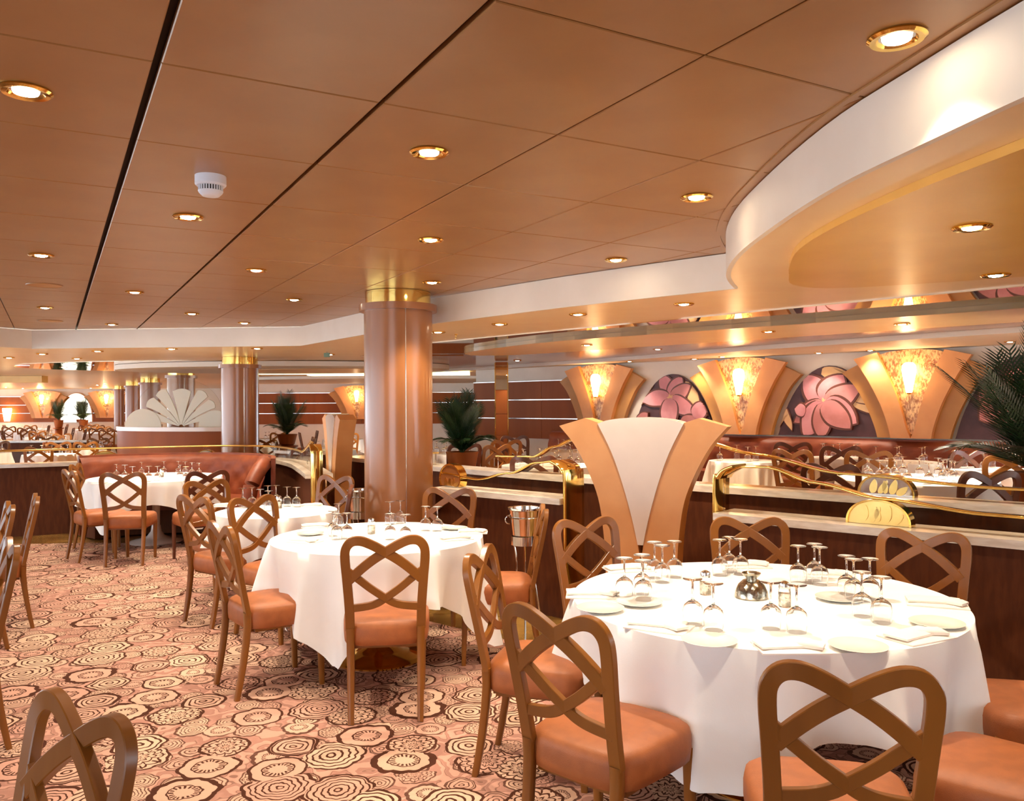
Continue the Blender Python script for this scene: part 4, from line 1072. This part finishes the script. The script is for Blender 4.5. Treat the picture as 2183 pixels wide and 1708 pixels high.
PC = [(1776, 6.35, .55, .83, 'dark chair with its back against the rear ledge, behind the sweeping rail', True),
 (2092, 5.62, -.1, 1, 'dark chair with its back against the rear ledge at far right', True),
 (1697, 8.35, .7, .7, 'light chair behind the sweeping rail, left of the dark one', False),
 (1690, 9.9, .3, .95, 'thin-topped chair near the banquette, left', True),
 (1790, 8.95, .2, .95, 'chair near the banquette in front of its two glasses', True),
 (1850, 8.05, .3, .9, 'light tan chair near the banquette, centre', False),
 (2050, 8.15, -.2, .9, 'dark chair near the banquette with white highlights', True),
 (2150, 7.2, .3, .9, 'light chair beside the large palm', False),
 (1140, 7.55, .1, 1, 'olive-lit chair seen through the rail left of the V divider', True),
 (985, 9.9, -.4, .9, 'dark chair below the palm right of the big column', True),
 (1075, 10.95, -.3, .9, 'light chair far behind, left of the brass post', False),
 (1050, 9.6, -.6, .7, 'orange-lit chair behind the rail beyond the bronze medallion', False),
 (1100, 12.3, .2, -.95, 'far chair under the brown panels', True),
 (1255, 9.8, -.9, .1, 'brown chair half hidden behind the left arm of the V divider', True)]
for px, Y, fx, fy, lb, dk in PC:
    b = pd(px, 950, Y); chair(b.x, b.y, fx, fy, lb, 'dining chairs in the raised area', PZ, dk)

# ------------------------------------------------------------------ distant dining room at left
rnd = random.Random(5)
DT = [(-8.15, 14.6, .42), (-9.6, 15.1, .42), (-8.3, 16.4, .40), (-12.4, 19.6, .5), (-10.7, 19.4, .5), (-13.3, 23.6, .5), (-11.9, 24.6, .5), (-14.6, 25.4, .5), (-13.2, 26.6, .5), (-16.0, 27.6, .5), (-14.4, 28.6, .5), (-17.6, 29.4, .5), (-15.6, 30.6, .5), (-17.9, 31.2, .5)]
names = ['behind the left ledge, nearest to it', 'behind the left ledge at the photo edge', 'behind the left ledge, by the curved counter', 'in the far hall, first row left', 'in the far hall, first row right', 'in the far hall, second row left', 'in the far hall, second row right', 'in the far hall, third row left', 'in the far hall, third row right', 'in the far hall, fourth row left', 'in the far hall, fourth row right', 'in the far hall, fifth row left', 'in the far hall, fifth row right', 'in the far hall, against the arched mirror']
fc = 0
SIDES = ['right', 'far', 'left', 'near']
def dining_group(x, y, r, nm, seed, dirs, gl, short):
    ptable(None, None, r, r + .26, seed, nm, z=.009, glasses=gl, at=(x, y))
    for k in dirs:
        a = k * PI / 2 + .35; cx, cy = x + (r + .46) * math.cos(a), y + (r + .46) * math.sin(a)
        chair(cx, cy, -math.cos(a), -math.sin(a), 'chair on the %s side of the table %s' % (SIDES[k], nm), 'dining chairs in the distant hall', .009, k % 2 == 0)
for i, ((x, y, r), nm) in enumerate(zip(DT, names)):
    dining_group(x, y, r, nm, 40 + i, (0, 1, 2, 3) if i < 2 else ((0, 2, 3) if i % 2 else (1, 3)), 6, '')
DT2 = [(-5.1, 17.0, .45), (-3.4, 15.6, .45), (-6.1, 21.4, .5), (-4.2, 20.6, .5)]
for i, ((x, y, r), nm) in enumerate(zip(DT2, ['right of the fan-screen column', 'left of the small V divider', 'far behind the dusky palm', 'far behind the small V divider'])):
    dining_group(x, y, r, nm, 70 + i, (0, 2, 3), 6, '')
b = pd(642, 900, 12.6); chair(b.x, b.y, -.6, .8, 'dark red chair standing alone in the aisle left of the small V divider', 'dining chairs in the distant hall', .006, True)

# ------------------------------------------------------------------ ceiling fittings
dl_proto = {}
def downlight(px, py, z, label, group, power, tex=1.0, col=(1, .87, .68), ang=96, pos=None):
    p = pos or pz(px, py, z); k = 'a'
    if k not in dl_proto:
        t = thing('downlight', label, 'ceiling light', (p.x, p.y, z), 0, group)
        obj('brass_ring', MB().lathe([(.072, -.001), (.074, -.006), (.066, -.012), (.052, -.010), (.044, -.002), (.04, -.0005)], n=32, caps=(False, False)), 'brass', t)
        rf = obj('reflector', MB().lathe([(.046, -.003), (.04, -.0008), (.036, -.0006)], n=24, caps=(False, False)), 'chrome', t)
        obj('bulb', MB().lathe([(.037, -.003), (.034, -.010), (.02, -.014)], n=20), 'lamp', rf)
        dl_proto[k] = t
    else:
        t = copy_tree(dl_proto[k]); t.location = (p.x, p.y, z); t['label'] = label; t['group'] = group
    if power:
        l = bpy.data.lights.new('spot', 'SPOT'); l.energy = power; l.color = col; l.spot_size = math.radians(ang); l.spot_blend = .55; l.shadow_soft_size = .05
        lo = bpy.data.objects.new('spot', l); C.objects.link(lo); lo.location = (p.x, p.y, z - .03)
    t.scale = (tex, tex, tex); return t
ML = [(55, 192, 'at the top left corner, largest on the left'), (915, 323, 'in the middle of the panel ceiling'), (401, 461, 'just below the smoke detector'), (1912, 78, 'at the top right beside the white curve, largest and starry'), (1485, 419, 'left of the tip of the white curve'), (918, 510, 'directly above the middle round table'), (546, 575, 'below and right of the smoke detector, over the small table'), (88, 543, 'left of the black joint, above the first speaker grille'), (287, 622, 'between the black joint and the next joint, far row'), (627, 638, 'left of the big column, near its collar height'), (1313, 553, 'nearest the straight white fascia at right'), (921, 601, 'just right of the big column collar'), (96, 655, 'between the two round speaker grilles'), (238, 691, 'touching the far fascia, left of centre'), (409, 668, 'faint one near the far fascia'), (521, 688, 'touching the far fascia, near its corner')]
for i, (px, py, lb) in enumerate(ML):
    downlight(px, py, H1, 'round brass ceiling downlight ' + lb, 'downlights in the panel ceiling', MAIN_W * (1.0 if py > 200 else .6))
LL = [(2072, 483, 'in the gold tray, nearer one'), (2123, 585, 'in the gold tray, farther one'), (1458, 647, 'in the lowered ceiling, rightmost along the white fascia'), (1232, 669, 'in the lowered tan ceiling, second from the right'), (1065, 690, 'in the lowered tan ceiling, first right of the big column flange'), (934, 707, 'in the lowered tan ceiling touching the big column'), (703, 755, 'in the lowered ceiling left of the big column'), (548, 742, 'above the fan-screen column'), (366, 743, 'above the fan screen, under the fascia'), (208, 748, 'under the far fascia, left of the recessed oval'), (90, 754, 'under the far fascia corner'), (19, 762, 'at the left edge, under the side fascia')]
for px, py, lb in LL:
    downlight(px, py, H2 if px < 2000 else H2 - .03, 'small brass downlight ' + lb, 'downlights in the lowered ceiling', LOW_W)
BL = [(1103, 768, 'right of the mirrored pillar', H2 - .005), (1251, 735, 'on the band over the farthest sconce', H2 - .05), (1923, 690, 'on the band, brightest starry one', H2 - .05), (1638, 706, 'on the band centre', H2 - .05), (1402, 744, 'in the glossy strip', H2 - .06), (1540, 760, 'above the second sconce', H2 - .06), (1745, 757, 'above the fully visible mural, left', H2 - .06), (1855, 748, 'above the fully visible mural, right', H2 - .06), (2153, 728, 'above the large palm', H2 - .06), (1342, 770, 'above the hidden mural, left', H2 - .06), (1480, 765, 'above the hidden mural, right', H2 - .06)]
for px, py, lb, z in BL:
    p_ = pz(px, py, z); dw = Vector((p_.x - W0.x, p_.y - W0.y)).dot(Wn)
    if dw < .32:
        d_ = ray(px, py); k_ = d_.x / d_.y; O_ = W0 + Wn * .32; t_ = (k_ * O_.y - O_.x) / (Wd.x - k_ * Wd.y); q_ = O_ + Wd * t_
        pos = Vector((q_.x, q_.y, z))
    else: pos = p_
    downlight(px, py, z, 'tiny bright downlight by the mural wall ' + lb, 'tiny downlights by the mural wall', LOW_W * .9, .8 if z < H2 - .055 else .9, pos=pos)
k = 0
FL = [(-16, 20), (-13, 22), (-17, 25), (-13.5, 27), (-18, 29.5), (-9.5, 24.5), (-11, 19.5), (-8, 14.8), (-8.6, 12.4), (-6.4, 12.2), (-3.2, 19), (-5.4, 21), (-2.6, 23.5), (-1.2, 17.5), (-5.6, 24.8), (-18.4, 31.2), (-15.9, 31.3), (-14.5, 30.5)]  # laid out in plan, some added only to brighten the far hall
pts_ = []
for x, y in FL:
    d = Vector((x, y, H2 - EYE)); pts_.append((CX + F * d.dot(rgt) / d.dot(fwd), CY - F * d.dot(upv) / d.dot(fwd)))
for k, (px, py) in enumerate(sorted(pts_)):
    downlight(px, py, H2, 'tiny distant downlight in the far lowered ceiling, %s from the left' % NTH[k], 'distant downlights, some added to brighten the far hall', FAR_W)
# added spots without fittings that brighten the raised area's tables
for x, y in ((3.6, 6.9), (2.3, 8.6), (4.6, 7.6), (-.3, 9.9), (.9, 9.0)):
    l = bpy.data.lights.new('spot', 'SPOT'); l.energy = LOW_W * 3.2; l.color = (1, .87, .68); l.spot_size = math.radians(100); l.spot_blend = 1; l.shadow_soft_size = .06
    lo = bpy.data.objects.new('spot', l); C.objects.link(lo); lo.location = (x, y, H2 - .07)

p = pz(449, 376, H1)
sd = thing('smoke_detector', 'white round smoke detector on the panel ceiling', 'smoke detector', p)
obj('base', MB().lathe([(.062, 0), (.062, -.035), (.056, -.042)], n=32), 'plastic', sd)
obj('vent_ring', MB().lathe([(.046, -.042), (.046, -.062)], n=32, caps=(False, False)), 'dark', sd)
mb = MB()
for i in range(28): a = 2 * PI * i / 28; mb.box((.047 * math.cos(a), .047 * math.sin(a), -.052), (.004, .005, .02), a)
o = obj('vent_ribs', mb, 'plastic', sd, smooth=0)
obj('cap', MB().lathe([(.05, -.062), (.046, -.07), (.034, -.082), (.028, -.084)], n=32), 'plastic', sd)
for px, py, lb in ((95, 608, 'upper left'), (107, 684, 'lower left, close to the fascia')):
    p = pz(px, py, H1); g = thing('speaker_grille', 'flush round tan speaker grille in the ceiling, ' + lb, 'speaker', p)
    obj('rim', MB().lathe([(.13, -.0005), (.128, -.006), (.118, -.005)], n=32, caps=(False, False)), 'ceil', g); obj('mesh_face', MB().lathe([(.118, -.001), (.118, -.0045)], n=32), 'tan_deep', g)
b = pd(697, 757, 11.0); e = thing('exit_sign', 'tiny green ceiling sign left of the big column', 'sign', (b.x, b.y, b.z))
obj('sign_box', MB().box((0, 0, 0), (.075, .03, .055)), 'sign_green', e, smooth=0); obj('hanger', MB().box((0, 0, (H2 - b.z) / 2 + .015), (.01, .01, max(H2 - b.z - .03, .01))), 'chrome', e, smooth=0)
b = pd(972, 703, 8.4)
sp = thing('sprinkler', 'small brass sprinkler head in the lowered ceiling right of the big column', 'sprinkler', (b.x, b.y, H2))
obj('stem', MB().lathe([(.018, 0), (.016, -.006), (.006, -.01), (.006, -.03), (.014, -.034)], n=14), 'brass', sp); obj('deflector', MB().lathe([(.016, -.04), (.016, -.042)], n=14), 'brass', sp)
